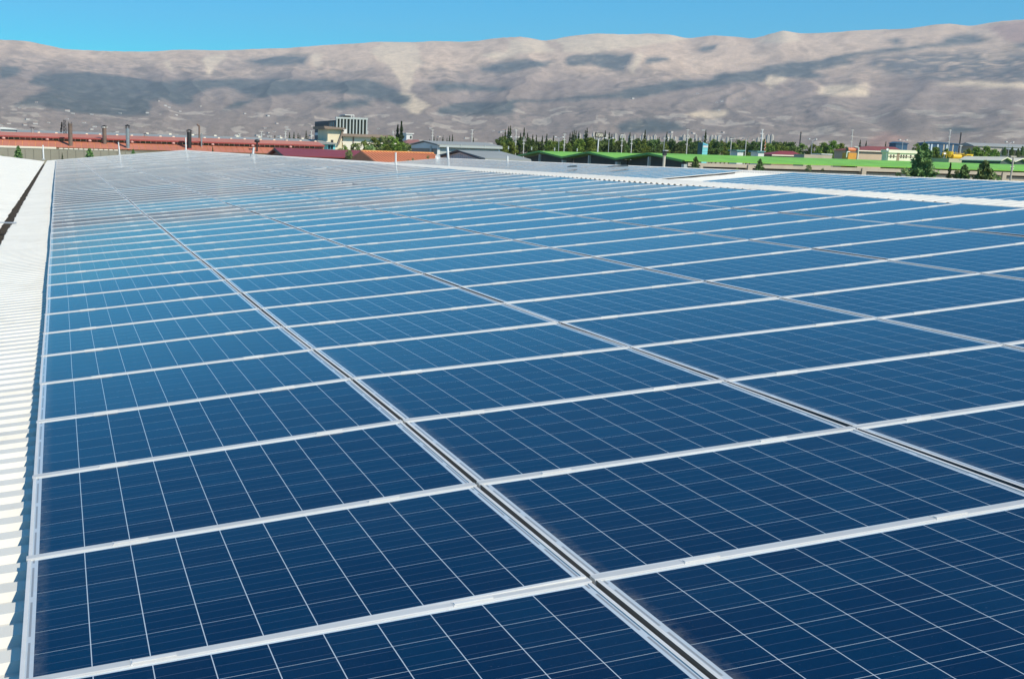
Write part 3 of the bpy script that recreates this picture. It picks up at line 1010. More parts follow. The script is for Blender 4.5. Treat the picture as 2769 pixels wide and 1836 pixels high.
chimney(191, 330, 396, 11.5, D + 1.2, RUST, 'widest rusty brown chimney with open top on the red roof', 'open')
chimney(283, 339, 389, 11, D + 3.0, RUST, 'brown capped chimney between the rusty one and the bright steel one', 'cap')
chimney(346, 337, 402, 10.5, D + 0.8, STEEL, 'tall bright steel chimney with conical cap on the red roof', 'cap')
chimney(512, 350, 400, 12, D + 1.5, BLACK, 'black capped chimney near the end of the roof ridge', 'cap')
chimney(539, 337, 384, 4.6, D + 9, RUST, 'thin dark chimney with bent top behind the black one', 'elbow')
chimney(545, 361, 400, 4.6, D + 3.0, STEEL, 'thin short steel flue beside the dark bent one', 'plain')
chimney(88, 344, 368, 7.5, D + 9, STEEL, 'short steel chimney with wide flat cap at far left', 'flat')
chimney(394, 362, 381, 6, D + 9, STEEL, 'stubby roof chimney with flat cap right of the bright steel one', 'flat')
chimney(621, 374, 390, 5, D + 9, STEEL, 'stubby grey flue left of the black mushroom vent', 'plain')
chimney(772, 377, 394, 5.5, D + 9, STEEL, 'stubby grey flue above the maroon gable', 'plain')
b = P(695, 414, D + 1); r_ = 0.45
e = empty('mushroom_vent', (b.x, D + 1, b.z - .2), 'black mushroom topped vent pipe on orange red roof', 'vent')
tz = zpx(695, 377, D + 1)
part('pipe', MB().tube((b.x, D + 1, b.z - .2), (b.x, D + 1, tz - .5), 0.16, 0.13), BLACK, e)
part('hood', MB().lathe((b.x, D + 1, tz - .55), [(0.0, 0), (r_ * .8, 0.05), (r_ * 1.05, 0.22), (r_ * .8, 0.45), (0, 0.55)], 12), BLACK, e, smooth=True)
# lattice mast on the red roof
b = P(176, 368, D + 9); tz = zpx(175, 325, D + 9)
e = empty('lattice_mast', (b.x, D + 9, b.z - .3), 'dark lattice mast with aerials left of the rusty chimney', 'mast')
mb = MB()
for sx, sy in ((-.22, -.22), (.22, -.22), (0, .25)):
    mb.tube((b.x + sx, D + 9 + sy, b.z - .3), (b.x + sx * .8, D + 9 + sy * .8, tz), 0.045, seg=5)
nz = 9
for k in range(nz):
    za = b.z + (tz - b.z) * k / nz; zb = b.z + (tz - b.z) * (k + 1) / nz
    q = (-.2, .2) if k % 2 else (.2, -.2)
    mb.tube((b.x + q[0], D + 8.8, za), (b.x + q[1], D + 8.8, zb), 0.03, seg=4)
part('frame', mb, BLACK, e)
for k, (h, ox) in enumerate(((0.55, -.5), (0.72, -.45), (0.35, -.6))):
    zz = b.z + (tz - b.z) * h
    part('aerial', MB().box(b.x + ox - .12, b.x + ox + .12, D + 8.7, D + 8.85, zz - .35, zz + .35).tube((b.x + ox, D + 8.8, zz), (b.x, D + 9, zz), 0.03, seg=4), BLACK, e)

# --- long grey roof behind with teal fascia
D = 236
xa, xb = xpx(44, 358, D), xpx(888, 392, D)
zf = zpx(400, 374, D); zr = zpx(400, 363, D + 9)
e = empty('long_shed', ((xa + xb) / 2, D + 9, GROUND), 'long grey roofed shed with teal fascia behind the red factory', 'shed')
part('wall', MB().box(xa + .3, xb - .3, D + .5, D + 17.5, GROUND, zf - .4), BLUEG, e)
part('roof', MB().prism([(D - .2, zf), (D - .2, zf + .15), (D + 9, zr), (D + 18.2, zf + .15), (D + 18.2, zf)], 'x', xa, xb), GREYROOF, e)
part('fascia', MB().box(xa, xb, D - .35, D - .25, zf - .45, zf + .12), TEAL, e)
for k in range(9):
    x = xa + 25 + k * 4.6
    part('ridge_vent', MB().box(x, x + .5, D + 8.8, D + 9.3, zr - .05, zr + .25), CREAMW, e)
# turquoise end block
xa2, xb2 = xpx(886, 395, 228), xpx(907, 400, 228)
e = empty('gatehouse', ((xa2 + xb2) / 2, 229, GROUND), 'small turquoise block with dark windows at the end of the red roof', 'building')
zz0, zz1 = zpx(895, 410, 228), zpx(895, 391, 228)
part('wall', MB().box(xa2, xb2, 228, 233, GROUND, zz1), TURQ, e)
for k in range(2):
    part('window', MB().box(xa2 + .1 + k * .55, xa2 + .55 + k * .55, 227.93, 228, zz1 - .9, zz1 - .2), DGLASS, e)
part('roof', MB().prism([(xa2 - 2.2, zz1), (xb2 + .4, zz1), (xb2 + .1, zz1 + .25), (xa2 - 2.2, zz1 + .75)], 'y', 227.5, 233.5), GREYROOF, e)

# --- white block far left
D = 262
xa, xb = xpx(2, 352, D), xpx(43, 355, D)
e = empty('white_block', ((xa + xb) / 2, D, GROUND), 'plain white building block at the left edge behind red roof', 'building')
zt = zpx(20, 347.5, D)
part('wall', MB().box(xa, xb, D, D + 8, GROUND, zt - .25), PALEG, e)
part('roof', MB().prism([(xa - .2, zt - .25), (xb + .2, zt - .25), (xb + .2, zt - .1), (xa + .3, zt + .25), (xa - .2, zt + .1)], 'y', D - .3, D + 8.3), OFFWHITE, e)

# --- maroon gable roof
def gable_u(name, label, cat, xc, Yn, Yf, Xl, Xr, z_e, z_r, roofm, wallm, over=0.4, endm=None):
    """gabled building with its ridge along X: near eave at Yn, far at Yf"""
    e = empty(name, ((Xl + Xr) / 2, (Yn + Yf) / 2, GROUND), label, cat)
    Ym = (Yn + Yf) / 2
    part('wall', MB().prism([(Yn, GROUND), (Yf, GROUND), (Yf, z_e - .12), (Ym, z_r - .15), (Yn, z_e - .12)], 'x', Xl, Xr), wallm, e)
    sl = (z_r - z_e) / (Ym - Yn)
    for s_, ya in ((1, Yn), (-1, Yf)):
        y0 = ya - s_ * over
        part('roof_slope', MB().prism([(y0, z_e - sl * over), (Ym, z_r), (Ym, z_r + .12), (y0, z_e - sl * over + .12)], 'x', Xl - over, Xr + over), roofm, e)
    return e

X0 = P(771, 404, 128).x
e = gable_u('maroon_hall', 'hall with deep maroon gable roof beyond the ridge end', 'hall', 0, 124.5, 135, X0 - 0.5, xpx(1000, 412, 128), zpx(820, 424, 124.5), zpx(800, 405, 129.7), MAROON, mat('maroon_gable', (0.13, 0.02, 0.025), 0.6))
part('verge_board', MB().prism([(129.75, zpx(800, 405, 129.7) + .14), (124.1, zpx(820, 424, 124.5) + .02), (124.1, zpx(820, 424, 124.5) - .2), (129.75, zpx(800, 405, 129.7) - .12)], 'x', X0 - 1.0, X0 - .9), BLACK, e)
# --- orange ribbed roof
Yn, Yf = 108, 122
zr = zpx(1070, 412, 115); ze_ = zpx(1070, 446, Yn)
Xl, Xr = xpx(976, 411, 115), xpx(1172, 417, 115)
e = empty('orange_hall', ((Xl + Xr) / 2, 115, GROUND), 'hall with bright orange ribbed roof behind the white ridge', 'hall')
part('wall', MB().box(Xl + .3, Xr - .3, Yn + .4, Yf - .4, GROUND, ze_ - .2), BEIGE, e)
mb = MB().prism([(Yn, ze_), (115, zr), (Yf, ze_), (Yf, ze_ - .12), (Yn, ze_ - .12)], 'x', Xl, Xr)
part('roof', mb, ORANGE, e)
nr = int((Xr - Xl) / 0.32)
rm = MB()
L = math.hypot(7, zr - ze_)
rm.prism([(0, 0), (0.14, 0), (0.11, 0.06), (0.03, 0.06)], 'y', 0.05, L - .05)
rme = rm.mesh('roof_rib', ORANGE)
for k in range(nr):
    o = bpy.data.objects.new('roof_rib', rme); o.parent = e
    o.location = Vector((Xl + .05 + k * .32, Yn, ze_ + .003)) - BASE[e]; o.rotation_euler = (math.atan2(zr - ze_, 7), 0, 0); COL.objects.link(o)
part('ridge_cap', MB().box(Xl, Xr, 114.85, 115.15, zr - .02, zr + .10), SEAM, e)

# --- office block
D = 332
Xl, Xr = xpx(908, 340, D), xpx(992, 340, D)
ztop = zpx(908, 321.5, D)
e = empty('office_building', ((Xl + Xr) / 2, D + 14, GROUND), 'grey office block with white vertical fins and dark glass side', 'office block')
part('core', MB().box(Xl + .4, Xr, D + .6, D + 29, GROUND, ztop - .8), DGLASS, e)
part('side_wall', MB().box(Xl, Xl + .4, D + .6, D + 29, GROUND, ztop - .4), mat('dark_cladding', (0.03, 0.045, 0.055), 0.6, 0, 0.2, 0.3), e)
for k in range(5):
    zz = ztop - 2.2 - k * 2.3
    part('window_band', MB().box(Xl - .05, Xl + .05, D + 9, D + 28.5, zz, zz + (1.1 if k != 1 else .8)), BLACK if k % 2 == 0 else BLUEG, e)
for k in range(7):
    part('window', MB().box(Xl - .06, Xl + .04, D + 1.2 + k * 1.15, D + 1.9 + k * 1.15, ztop - 2.9, ztop - .9), TEAL if k % 2 else DGLASS, e)
FINX = [910.5, 919.3, 928.1, 936.9, 946.4, 955.2, 964, 972.8, 981.5, 991]
for x in FINX:
    xx = xpx(x, 340, D)
    part('fin', MB().box(xx - .17, xx + .17, D - .3, D + .6, GROUND, ztop), PALEG, e)
part('top_beam', MB().box(Xl - .05, Xr + .2, D - .32, D + .62, ztop, ztop + .5), PALEG, e)
part('glass_front', MB().box(Xl + .4, Xr, D + .35, D + .55, GROUND, ztop - .02), mat('bronze_glass', (0.06, 0.05, 0.04), 0.15, 0, 0.3, 0.5), e)
part('penthouse', MB().box(xpx(925, 318, D + 6), xpx(950, 318, D + 6), D + 6, D + 14, ztop - .8, zpx(940, 315.5, D + 6)), BLACK, e)
zc = zpx(945, 313, D + 5)
part('canopy', MB().box(xpx(933, 313, D + 5), xpx(958, 313, D + 5), D + 5, D + 12, zc, zc + .25), OFFWHITE, e)
for x in (957, 950):
    xx = xpx(x, 316, D + 5)
    part('canopy_post', MB().box(xx - .1, xx + .1, D + 5, D + 5.2, ztop - .4, zc), OFFWHITE, e)

# --- cream building in front of it
D = 236
Xl, Xr = xpx(886, 370, D), xpx(925, 370, D)
zt = zpx(905, 350, D)
e = empty('cream_building', (Xl + 6, D + 5, GROUND), 'cream building with flat overhanging roof in front of office block', 'building')
part('wall', MB().box(Xl, Xr, D, D + 9.5, GROUND, zt), CREAM, e)
part('roof_slab', MB().prism([(Xl - .8, zt), (Xr + .4, zt), (Xr + .4, zt + .3), (Xl - 1.0, zt + .55)], 'y', D - .9, D + 10.5), BROWNROOF, e)
xs0, xs1 = xpx(925, 355, D), xpx(911, 392, D)
mb = MB(); zA, zB = zpx(924, 352, D), zpx(912, 392, D)
mb.prism([(xs0, zA), (xs0 + .35, zA), (xs1 + .35, zB), (xs1, zB)], 'y', D - .5, D - .1)
part('stair_rail', mb, BROWNROOF, e)
xx = xpx(898, 383, D)
part('door', MB().box(xx - .25, xx + .25, D - .05, D, zpx(898, 387, D), zpx(898, 379, D)), BLACK, e)
Xl2, Xr2 = xpx(929, 380, D), xpx(1030, 380, D)
zt2 = zpx(980, 371, D)
part('wing_wall', MB().box(Xl2, Xr2, D + .5, D + 9, GROUND, zt2), CREAMW, e)
part('wing_roof', MB().box(Xl2 - .6, Xr2 + 2.5, D - .4, D + 10, zt2, zt2 + .55), BROWNROOF, e)
for x in (956, 958):
    xx = xpx(x, 378, D)
    part('pilaster', MB().box(xx - .06, xx + .06, D + .4, D + .5, GROUND, zt2), BROWNROOF, e)
xx = xpx(933, 355, D + 2)
part('roof_tank', MB().box(xx - .4, xx + .4, D + 2, D + 3, zt2 + .55, zpx(933, 350, D + 2)), OFFWHITE, e)

# --- white tower house and brown hip roof house
D = 250
Xl, Xr = xpx(1099, 370, D), xpx(1115, 370, D)
e = empty('white_tower_house', ((Xl + Xr) / 2, D, GROUND), 'small white tower house right of the twin cypress', 'house')
zt = zpx(1107, 363, D)
part('wall', MB().box(Xl, Xr, D, D + 3, GROUND, zt), OFFWHITE, e)
part('parapet', MB().box(Xl - .15, Xr + .3, D - .2, D + 3.2, zt, zt + .2), OFFWHITE, e)
xx = xpx(1111, 370, D)
part('window', MB().box(xx - .2, xx + .2, D - .03, D, zt - 1.0, zt - .4), DGLASS, e)
D = 222
def hip(name, label, cat, xl, xr, yr0, yr1, ytop, ye, D_, depth, roofm, wallm, group=None, wins=()):
    Xl, Xr = xpx(xl, ye, D_), xpx(xr, ye, D_)
    ze2, zr2 = zpx((xl + xr) / 2, ye, D_), zpx((xl + xr) / 2, ytop, D_ + depth / 2)
    Ra, Rb = xpx(yr0, ytop, D_ + depth / 2), xpx(yr1, ytop, D_ + depth / 2)
    e = empty(name, ((Xl + Xr) / 2, D_ + depth / 2, GROUND), label, cat, group)
    part('wall', MB().box(Xl + .4, Xr - .4, D_ + .4, D_ + depth - .4, GROUND, ze2 - .02), wallm, e)
    a, b, c, d = (Xl, D_, ze2), (Xr, D_, ze2), (Xr, D_ + depth, ze2), (Xl, D_ + depth, ze2)
    r1, r2 = (Ra, D_ + depth / 2, zr2), (Rb, D_ + depth / 2, zr2)
    mb = MB(); mb.quad(a, b, r2, r1); mb.tri(b, c, r2); mb.quad(c, d, r1, r2); mb.tri(d, a, r1); mb.quad(a, d, c, b)
    part('roof', mb, roofm, e)
    part('fascia', MB().box(Xl + .1, Xr - .1, D_ - .03, D_ + .03, ze2 - .22, ze2 - .01), CREAMW, e)
    for (wx0, wx1, wy0, wy1) in wins:
        part('window', MB().box(xpx(wx0, wy0, D_), xpx(wx1, wy0, D_), D_ + .34, D_ + .4, zpx((wx0 + wx1) / 2, wy1, D_), zpx((wx0 + wx1) / 2, wy0, D_)), DGLASS, e)
    return e
hip('hip_roof_house', 'cream house with brown hip roof left of the blue gable warehouse', 'house', 1096, 1142, 1104, 1132, 378, 390, D, 8, mat('brown_tile', (0.28, 0.13, 0.11), 0.8, 0, 0.2, 0.5), CREAMW,
    wins=((1107, 1111, 394, 400),))
xx = xpx(1135, 384, D)

# --- blue grey gable warehouse with pale long wall
Yn, Yf = 150, 162.5
Xl, Xr = P(1186, 400, Yn).x, P(1350, 400, Yn).x
ze_, zr = zpx(1186, 392, Yn), zpx(1158, 383, 156)
e = empty('warehouse', ((Xl + Xr) / 2, 156, GROUND), 'warehouse with blue grey gable and pale green long wall', 'warehouse')
Ym = (Yn + Yf) / 2
part('wall', MB().box(Xl + .05, Xr, Yn, Yf, GROUND, ze_ - .3), PALEG, e)
part('gable_wall', MB().box(Xl - .05, Xl + .04, Yn + .1, Yf, GROUND, ze_ - .55), WGREY, e)
part('gable_cladding', MB().prism([(Yn, ze_ - .5), (Yf, ze_ - .5), (Yf, ze_ - .1), (Ym, zr - .12), (Yn, ze_ - .1)], 'x', Xl - .12, Xl), BLUEG, e)
for s_, ya in ((1, Yn), (-1, Yf)):
    part('roof_slope', MB().prism([(ya - s_ * .4, ze_ - .05), (Ym, zr), (Ym, zr + .1), (ya - s_ * .4, ze_ + .07)], 'x', Xl - .3, Xr + .3), GREYROOF, e)
part('eave_trim', MB().box(Xl, Xr + .3, Yn - .5, Yn - .4, ze_ - .3, ze_ - .03), PALEG, e)
part('corner_post', MB().box(Xl - .2, Xl + .15, Yn - .15, Yn + .1, GROUND, ze_ - .3), OFFWHITE, e)
part('corner_post', MB().box(Xr - .15, Xr + .1, Yn - .15, Yn + .1, GROUND, ze_ - .4), OFFWHITE, e)
part('door_strip', MB().box(Xl - .2, Xl - .12, Yn + 2.6, Yn + 3.3, GROUND, ze_ - .15), PALEG, e)
for k in range(6):
    xx = Xl + 3 + k * 3.4
    part('gutter_bracket', MB().box(xx, xx + .12, Yn - .52, Yn - .38, ze_ - .32, ze_ + .1), PALEG, e)

# --- grey gable shed in front
Yn, Yf = 104, 119.5
Xl, Xr = P(1317, 430, Yn).x, P(1432, 430, Yn).x - 8
ze_, zr = zpx(1317, 430, Yn), zpx(1252, 409.5, 111.7)
e = empty('grey_shed', ((Xl + Xr) / 2, 111.7, GROUND), 'low shed with ribbed blue grey gable beyond the far ridge', 'shed')
Ym = (Yn + Yf) / 2
part('wall', MB().box(Xl + .05, Xr + 8, Yn, Yf, GROUND, ze_ - .35), PALEG, e)
part('gable_cladding', MB().prism([(Yn, GROUND + 3), (Yf, GROUND + 3), (Yf, ze_ - .1), (Ym, zr - .12), (Yn, ze_ - .1)], 'x', Xl - .12, Xl), BLUEG, e)
for k in range(24):
    y = Yn + .4 + k * (Yf - Yn - .8) / 23
    hz = ze_ - .15 + (zr - ze_) * (1 - abs(y - Ym) / (Ym - Yn)) - .12
    part('cladding_rib', MB().box(Xl - .18, Xl - .12, y, y + .12, hz - 2.2, hz), BLUEG, e)
for s_, ya in ((1, Yn), (-1, Yf)):
    part('roof_slope', MB().prism([(ya - s_ * .4, ze_ - .05), (Ym, zr), (Ym, zr + .1), (ya - s_ * .4, ze_ + .07)], 'x', Xl - .35, Xr + 8), GREYROOF, e)
part('verge_trim', MB().prism([(Yn - .45, ze_ - .1), (Ym, zr + .12), (Yf + .45, ze_ - .1), (Yf + .45, ze_ - .22), (Ym, zr - .05), (Yn - .45, ze_ - .22)], 'x', Xl - .42, Xl - .36), NAVY, e)
part('eave_trim', MB().box(Xl, Xr + 8, Yn - .5, Yn - .42, ze_ - .2, ze_ - .02), GREYROOF, e)

# --- three bay green roofed shed
XG = 70.0
ybays = [171.5, 154.0, 137.0, 120.0]
XE = 175.0
apex = [(1462, 413), (1600, 411), (1765, 414)]
val = [(1405, 436), (1527, 427), (1676, 432), (1866, 438)]
e = empty('green_shed', ((XG + XE) / 2, 145, GROUND), 'open sided shed of three bays with bright green roof', 'shed')
zv = [PX(x, y, XG).z for x, y in val]
za = [PX(x, y, XG).z for x, y in apex]
zvm = sum(zv) / 4 + .20; zam = sum(za) / 3 - .05
for k in range(3):
    Yf_, Yn_ = ybays[k], ybays[k + 1]
    Ym_ = (Yf_ + Yn_) / 2
    for nm, ya in (('roof_slope', Yn_), ('roof_slope', Yf_)):
        s_ = 1 if ya == Yn_ else -1
        o_ = 0.5 if (k == 2 and s_ == 1) or (k == 0 and s_ == -1) else 0.0
        part(nm, MB().prism([(ya - s_ * o_, zvm), (Ym_, zam), (Ym_, zam + .12), (ya - s_ * o_, zvm + .12)], 'x', XG - .5, XE), GREEN, e)
    part('verge_trim', MB().prism([(Yn_, zvm - .10), (Yn_, zvm + .14), (Ym_, zam + .14), (Yf_, zvm + .14), (Yf_, zvm - .10), (Ym_, zam - .10)], 'x', XG - .6, XG - .5), mat('green_trim_paint', (0.08, 0.32, 0.05), 0.5), e)
    part('gable_wall', MB().prism([(Yn_ + .2, GROUND + 6.8), (Yf_ - .2, GROUND + 6.8), (Yf_ - .2, zvm - .1), (Ym_, zam - .2), (Yn_ + .2, zvm - .1)], 'x', XG + 1.2, XG + 1.35), NAVY, e)
    part('tie_beam', MB().box(XG - .35, XG - .05, Yn_ + .3, Yf_ - .3, zvm - 1.45, zvm - 1.15), WGREY, e)
    part('king_post', MB().box(XG - .4, XG - .1, Ym_ - .15, Ym_ + .15, zvm - 1.15, zam - .35), PALEG, e)
    for q in range(1, 4):
        yy = Yn_ + (Yf_ - Yn_) * q / 4
        part('post', MB().box(XG - .4, XG - .1, yy - .12, yy + .12, GROUND, zvm - 1.45), PALEG, e)
for yy in ybays:
    part('column', MB().box(XG - .45, XG + .05, yy - .3, yy + .3, GROUND, zvm - .33), PALEG, e)
# front wall of precast beams, posts and recessed slabs
zb = zvm - .15
part('cornice_beam', MB().box(XG, XE, 119.6, 120.1, zb - 0.40, zb), BEIGE, e)
part('shadow_slot', MB().box(XG, XE, 120.3, 120.6, zb - 0.56, zb - 0.40), mat('slot_shade', (0.06, 0.05, 0.035), 0.9), e)  # shadow line below the cornice, painted as a dark strip
posts = [xpx(x, 455, 119.6) for x in (1893, 2027, 2336, 2717)] + [XG + 62, XG + 82, XG + 100]
posts.sort()
for x in posts:
    part('wall_post', MB().box(x - .3, x + .3, 119.45, 120.1, GROUND, zb - .02), BEIGE, e)
for a, b in zip(posts[:-1], posts[1:]):
    part('wall_slab', MB().box(a + .3, b - .3, 120.0, 120.25, GROUND, zb - 0.56), BEIGE, e)
part('wall_slab', MB().box(XG, posts[0] - .3, 120.0, 120.25, GROUND, zb - 0.56), BEIGE, e)

# --- things standing behind the green roof
def hut(xl, xr, yt, label):
    D_ = 178
    Xl, Xr = xpx(xl, yt, D_), xpx(xr, yt, D_)
    e = empty('roof_hut', ((Xl + Xr) / 2, D_ + 1, GROUND), label, 'hut', 'huts behind the green roof')
    zt = zpx((xl + xr) / 2, yt + 3, D_)
    part('wall', MB().box(Xl, Xr, D_, D_ + 2.2, GROUND, zt), OFFWHITE, e)
    part('roof', MB().box(Xl - .35, Xr + .12, D_ - .25, D_ + 2.6, zt, zt + .16), TEAL, e)
hut(1995, 2011, 406, 'small white hut nearer the turquoise totem behind green roof')
hut(2051, 2067, 408.5, 'small white hut at the foot of the red and white mast')
# turquoise totem sign
D = 186
Xl, Xr = xpx(1900, 400, D), xpx(1914, 400, D)
e = empty('totem_sign', ((Xl + Xr) / 2, D, GROUND), 'turquoise totem sign with slanted top and white lettering panel', 'sign')
zl, zr_ = zpx(1900, 386, D), zpx(1914, 391.5, D)
part('body', MB().prism([(Xl, GROUND), (Xr, GROUND), (Xr, zr_), (Xl, zl)], 'y', D, D + 1.6), TURQ, e)
part('side_shade', MB().box(Xl - .05, Xl - .005, D + .02, D + 1.6, GROUND, zl), mat('teal_shade_side', (0.02, 0.12, 0.12), 0.5), e)  # darker copy of the turquoise, paints the shade on the left face
zz0, zz1 = zpx(1908, 399.5, D), zpx(1908, 394.5, D)
part('blue_panel', MB().prism([(Xl + .05, zpx(1905, 394, D)), (Xr - .1, zpx(1908, 394, D)), (Xr - .1, zr_ - .12), (Xl + .05, zl - .12)], 'y', D - .03, D), mat('totem_blue', (0.09, 0.32, 0.52), 0.5), e)
part('white_panel', MB().box(Xl + .08, Xr, D - .04, D, zz0, zz1), OFFWHITE, e)
for k in range(2):
    zz = zpx(1908, 404 + 7 * k, D)
    part('joint', MB().box(Xl, Xr, D - .012, D, zz, zz + .05), TEAL, e)
# dark signboard with cream letters on a pole
D = 208
Xl, Xr = xpx(1609.5, 366, D), xpx(1631.5, 366, D)
z0_, z1_ = zpx(1620, 373, D), zpx(1620, 359.5, D)
e = empty('signboard', (xpx(1617, 400, D), D, GROUND), 'dark signboard with cream capital letters on a tall white pole', 'sign')
part('board', MB().box(Xl, Xr, D - .1, D + .15, z0_, z1_), mat('sign_dark', (0.05, 0.045, 0.03), 0.6), e)
xp = xpx(1618, 400, D)
part('pole', MB().tube((xp, D + .2, GROUND), (xp, D + .2, z0_ + .1), 0.14, 0.12), POLEW, e)
fc = bpy.data.curves.new('lettering', 'FONT')
fc.body = 'AYSAN'
fc.align_x = 'CENTER'; fc.align_y = 'CENTER'
fc.size = 0.92; fc.extrude = 0.01; fc.offset = 0.012
fc.materials.append(mat('sign_cream', (0.85, 0.80, 0.62), 0.6))
fo_ = bpy.data.objects.new('lettering', fc)
COL.objects.link(fo_)
bpy.context.view_layer.update()
dg = bpy.context.evaluated_depsgraph_get()
lm = bpy.data.meshes.new_from_object(fo_.evaluated_get(dg))
bpy.data.objects.remove(fo_)
lo = bpy.data.objects.new('lettering', lm); lo.parent = e
xs_ = [v.co.x for v in lm.vertices]
lo.scale = ((Xr - Xl) * .84 / (max(xs_) - min(xs_)), 1, 1)
lo.location = Vector(((Xl + Xr) / 2, D - .115, (z0_ + z1_) / 2)) - BASE[e]
lo.rotation_euler = (math.pi / 2, 0, 0)
COL.objects.link(lo)

# maroon hip roof, beige wall
hip('maroon_kiosk', 'low building with maroon hip roof behind the green roof', 'building', 2086, 2172, 2110, 2145, 409, 419.5, 182, 5, MAROON, BRICK)
D = 176
e = empty('parapet_wall', (xpx(2210, 420, D), D, GROUND), 'beige parapet with white coping behind the green roof', 'wall')
part('wall', MB().box(xpx(2175, 420, D), xpx(2250, 422, D), D, D + 3, GROUND, zpx(2210, 419, D)), BEIGE, e)
part('coping', MB().box(xpx(2220, 420, D), xpx(2250, 422, D), D - .1, D + 3, zpx(2235, 419, D), zpx(2235, 416.5, D)), OFFWHITE, e)
# orange tank
D = 168
c = P(2300, 406, D); r_ = 6.4 * 168 / FPX * 1.1
e = empty('storage_tank', (c.x, D, GROUND), 'orange horizontal tank on an orange base with white pipes', 'tank')
x0, x1 = xpx(2291, 406, D), xpx(2311, 406, D)
mb = MB(); mb.tube((x0, D, c.z), (x1, D, c.z), r_, seg=18)
part('shell', mb, TANKO, e)
part('end_shade', MB().tube((x0 - .05, D, c.z), (x0, D, c.z), r_ * .96, seg=18), RUST, e)  # dark brown disc paints the shade on the tank's left end
zz = zpx(2297, 414, D)
part('saddle', MB().box(x0 + .15, x1 - .1, D - .5, D + .5, zz, c.z - r_ * .7), RUST, e)
part('base', MB().box(xpx(2286, 418, D), xpx(2308, 418, D), D - .8, D + .8, GROUND, zz), mat('orange_base', (0.66, 0.28, 0.04), 0.6), e)
mb = MB(); zp = zpx(2280, 411, D)
mb.tube((xpx(2281, 411, D), D - .9, zp - .9), (xpx(2281, 411, D), D - .9, zp), .09, seg=8).tube((xpx(2281, 411, D), D - .9, zp), (xpx(2289, 411, D), D - .9, zp), .09, seg=8)
mb.tube((x1 + .3, D - .6, GROUND), (x1 + .3, D - .6, c.z + .4), .09, seg=8).tube((x1 + .3, D - .6, c.z + .4), (x1 - .2, D - .2, c.z + .5), .09, seg=8)
part('pipe', mb, OFFWHITE, e)
# brown hip hall, cream two storey block
hip('brown_hall', 'beige hall with wide brown red hip roof right of the orange tank', 'hall', 2318, 2446, 2345, 2420, 397, 408.5, 196, 8, mat('brown_red_roof', (0.24, 0.065, 0.055), 0.7, 0, 0.15, 0.4), mat('tan_wall', (0.55, 0.42, 0.28), 0.8, 0, 0.08, 0.3))
D = 168
Xl, Xr = xpx(2402, 420, D), xpx(2492, 424, D)
zt = zpx(2440, 409, D)
e = empty('cream_block', ((Xl + Xr) / 2, D + 3, GROUND), 'low cream block with small dark windows beside the brown hip roof', 'building')
part('wall', MB().box(Xl, Xr, D, D + 1.6, GROUND, zt), CREAMW, e)
part('cornice', MB().box(Xl - .15, Xr + .2, D - .2, D + 1.8, zt - .35, zt + .15), CREAMW, e)
part('stair_shaft', MB().box(xpx(2426, 415, D), xpx(2433, 415, D), D - .05, D + .2, GROUND, zt - .3), BRICK, e)
for xw in (2409, 2417, 2437, 2444, 2451, 2463, 2474, 2482):
    xx = xpx(xw, 420, D); zw = zpx(xw, 418.5 + (xw - 2409) * .022, D)
    part('window', MB().box(xx - .12, xx + .12, D - .04, D, zw - .55, zw), DGLASS, e)
part('band', MB().box(Xl, Xr, D - .06, D, zt - 1.0, zt - .88), BROWNROOF, e)
# blue industrial sheds far off
for (xl, xr, yt, yb, D_, lab) in ((2500, 2592, 385, 402, 520, 'wide blue industrial shed at the foot of the mountains'), (2423, 2454, 385, 400, 500, 'small dark blue box shed left of the wide blue one')):
    Xl, Xr = xpx(xl, 390, D_), xpx(xr, 393, D_)
    zt = zpx((xl + xr) / 2, yt, D_)
    e = empty('blue_shed', ((Xl + Xr) / 2, D_ + 10, GROUND), lab, 'shed', 'far blue sheds')
    part('wall', MB().box(Xl, Xr, D_, D_ + 5, GROUND, zt - .8), BLUE, e)
    part('roof', MB().prism([(Xl - .5, zt - .8), (Xr + .5, zt - .8), (Xr + .5, zt - .5), ((Xl + Xr) / 2 - (Xr - Xl) * .2, zt + .2), (Xl - .5, zt - .6)], 'y', D_ - .4, D_ + 5.4), BLUE, e)
    nb = int((Xr - Xl) / 1.9)
    for k in range(nb):
        if (k * 7) % 5 < 2 or xr < 2460:
            continue
        x = Xl + .4 + k * 1.9
        part('wall_panel', MB().box(x, x + .8, D_ - .06, D_, zt - 4.5, zt - 1.2), (BEIGE if k % 3 == 0 else BLUEG), e)
# far grey works at the right
D = 430
Xl, Xr = xpx(2640, 395, D), xpx(2900, 400, D)
zt = zpx(2700, 388.5, D)
e = empty('grey_works', ((Xl + Xr) / 2, D + 10, GROUND), 'long pale grey works with stepped roof at the right edge', 'factory')
part('wall', MB().box(Xl, Xr, D, D + 9, GROUND, zt - 1.4), mat('works_wall', (0.42, 0.40, 0.33), 0.85, 0, 0.15, 0.2), e)
part('roof', MB().prism([(D - .6, zt - 1.5), (D - .6, zt - 1.2), (D + 4.5, zt), (D + 9.6, zt - 1.2), (D + 9.6, zt - 1.5)], 'x', Xl - 2, Xr), GREYROOF, e)
part('lower_roof', MB().prism([(D - 9, zt - 3.0), (D - 9, zt - 2.8), (D, zt - 1.9), (D, zt - 2.3)], 'x', Xl + 14, Xr), PALEG, e)
for k in range(14):
    part('window', MB().box(Xl + 14 + k * 2.6, Xl + 15.6 + k * 2.6, D - .06, D, zt - 4.2, zt - 2.9), DGLASS, e)
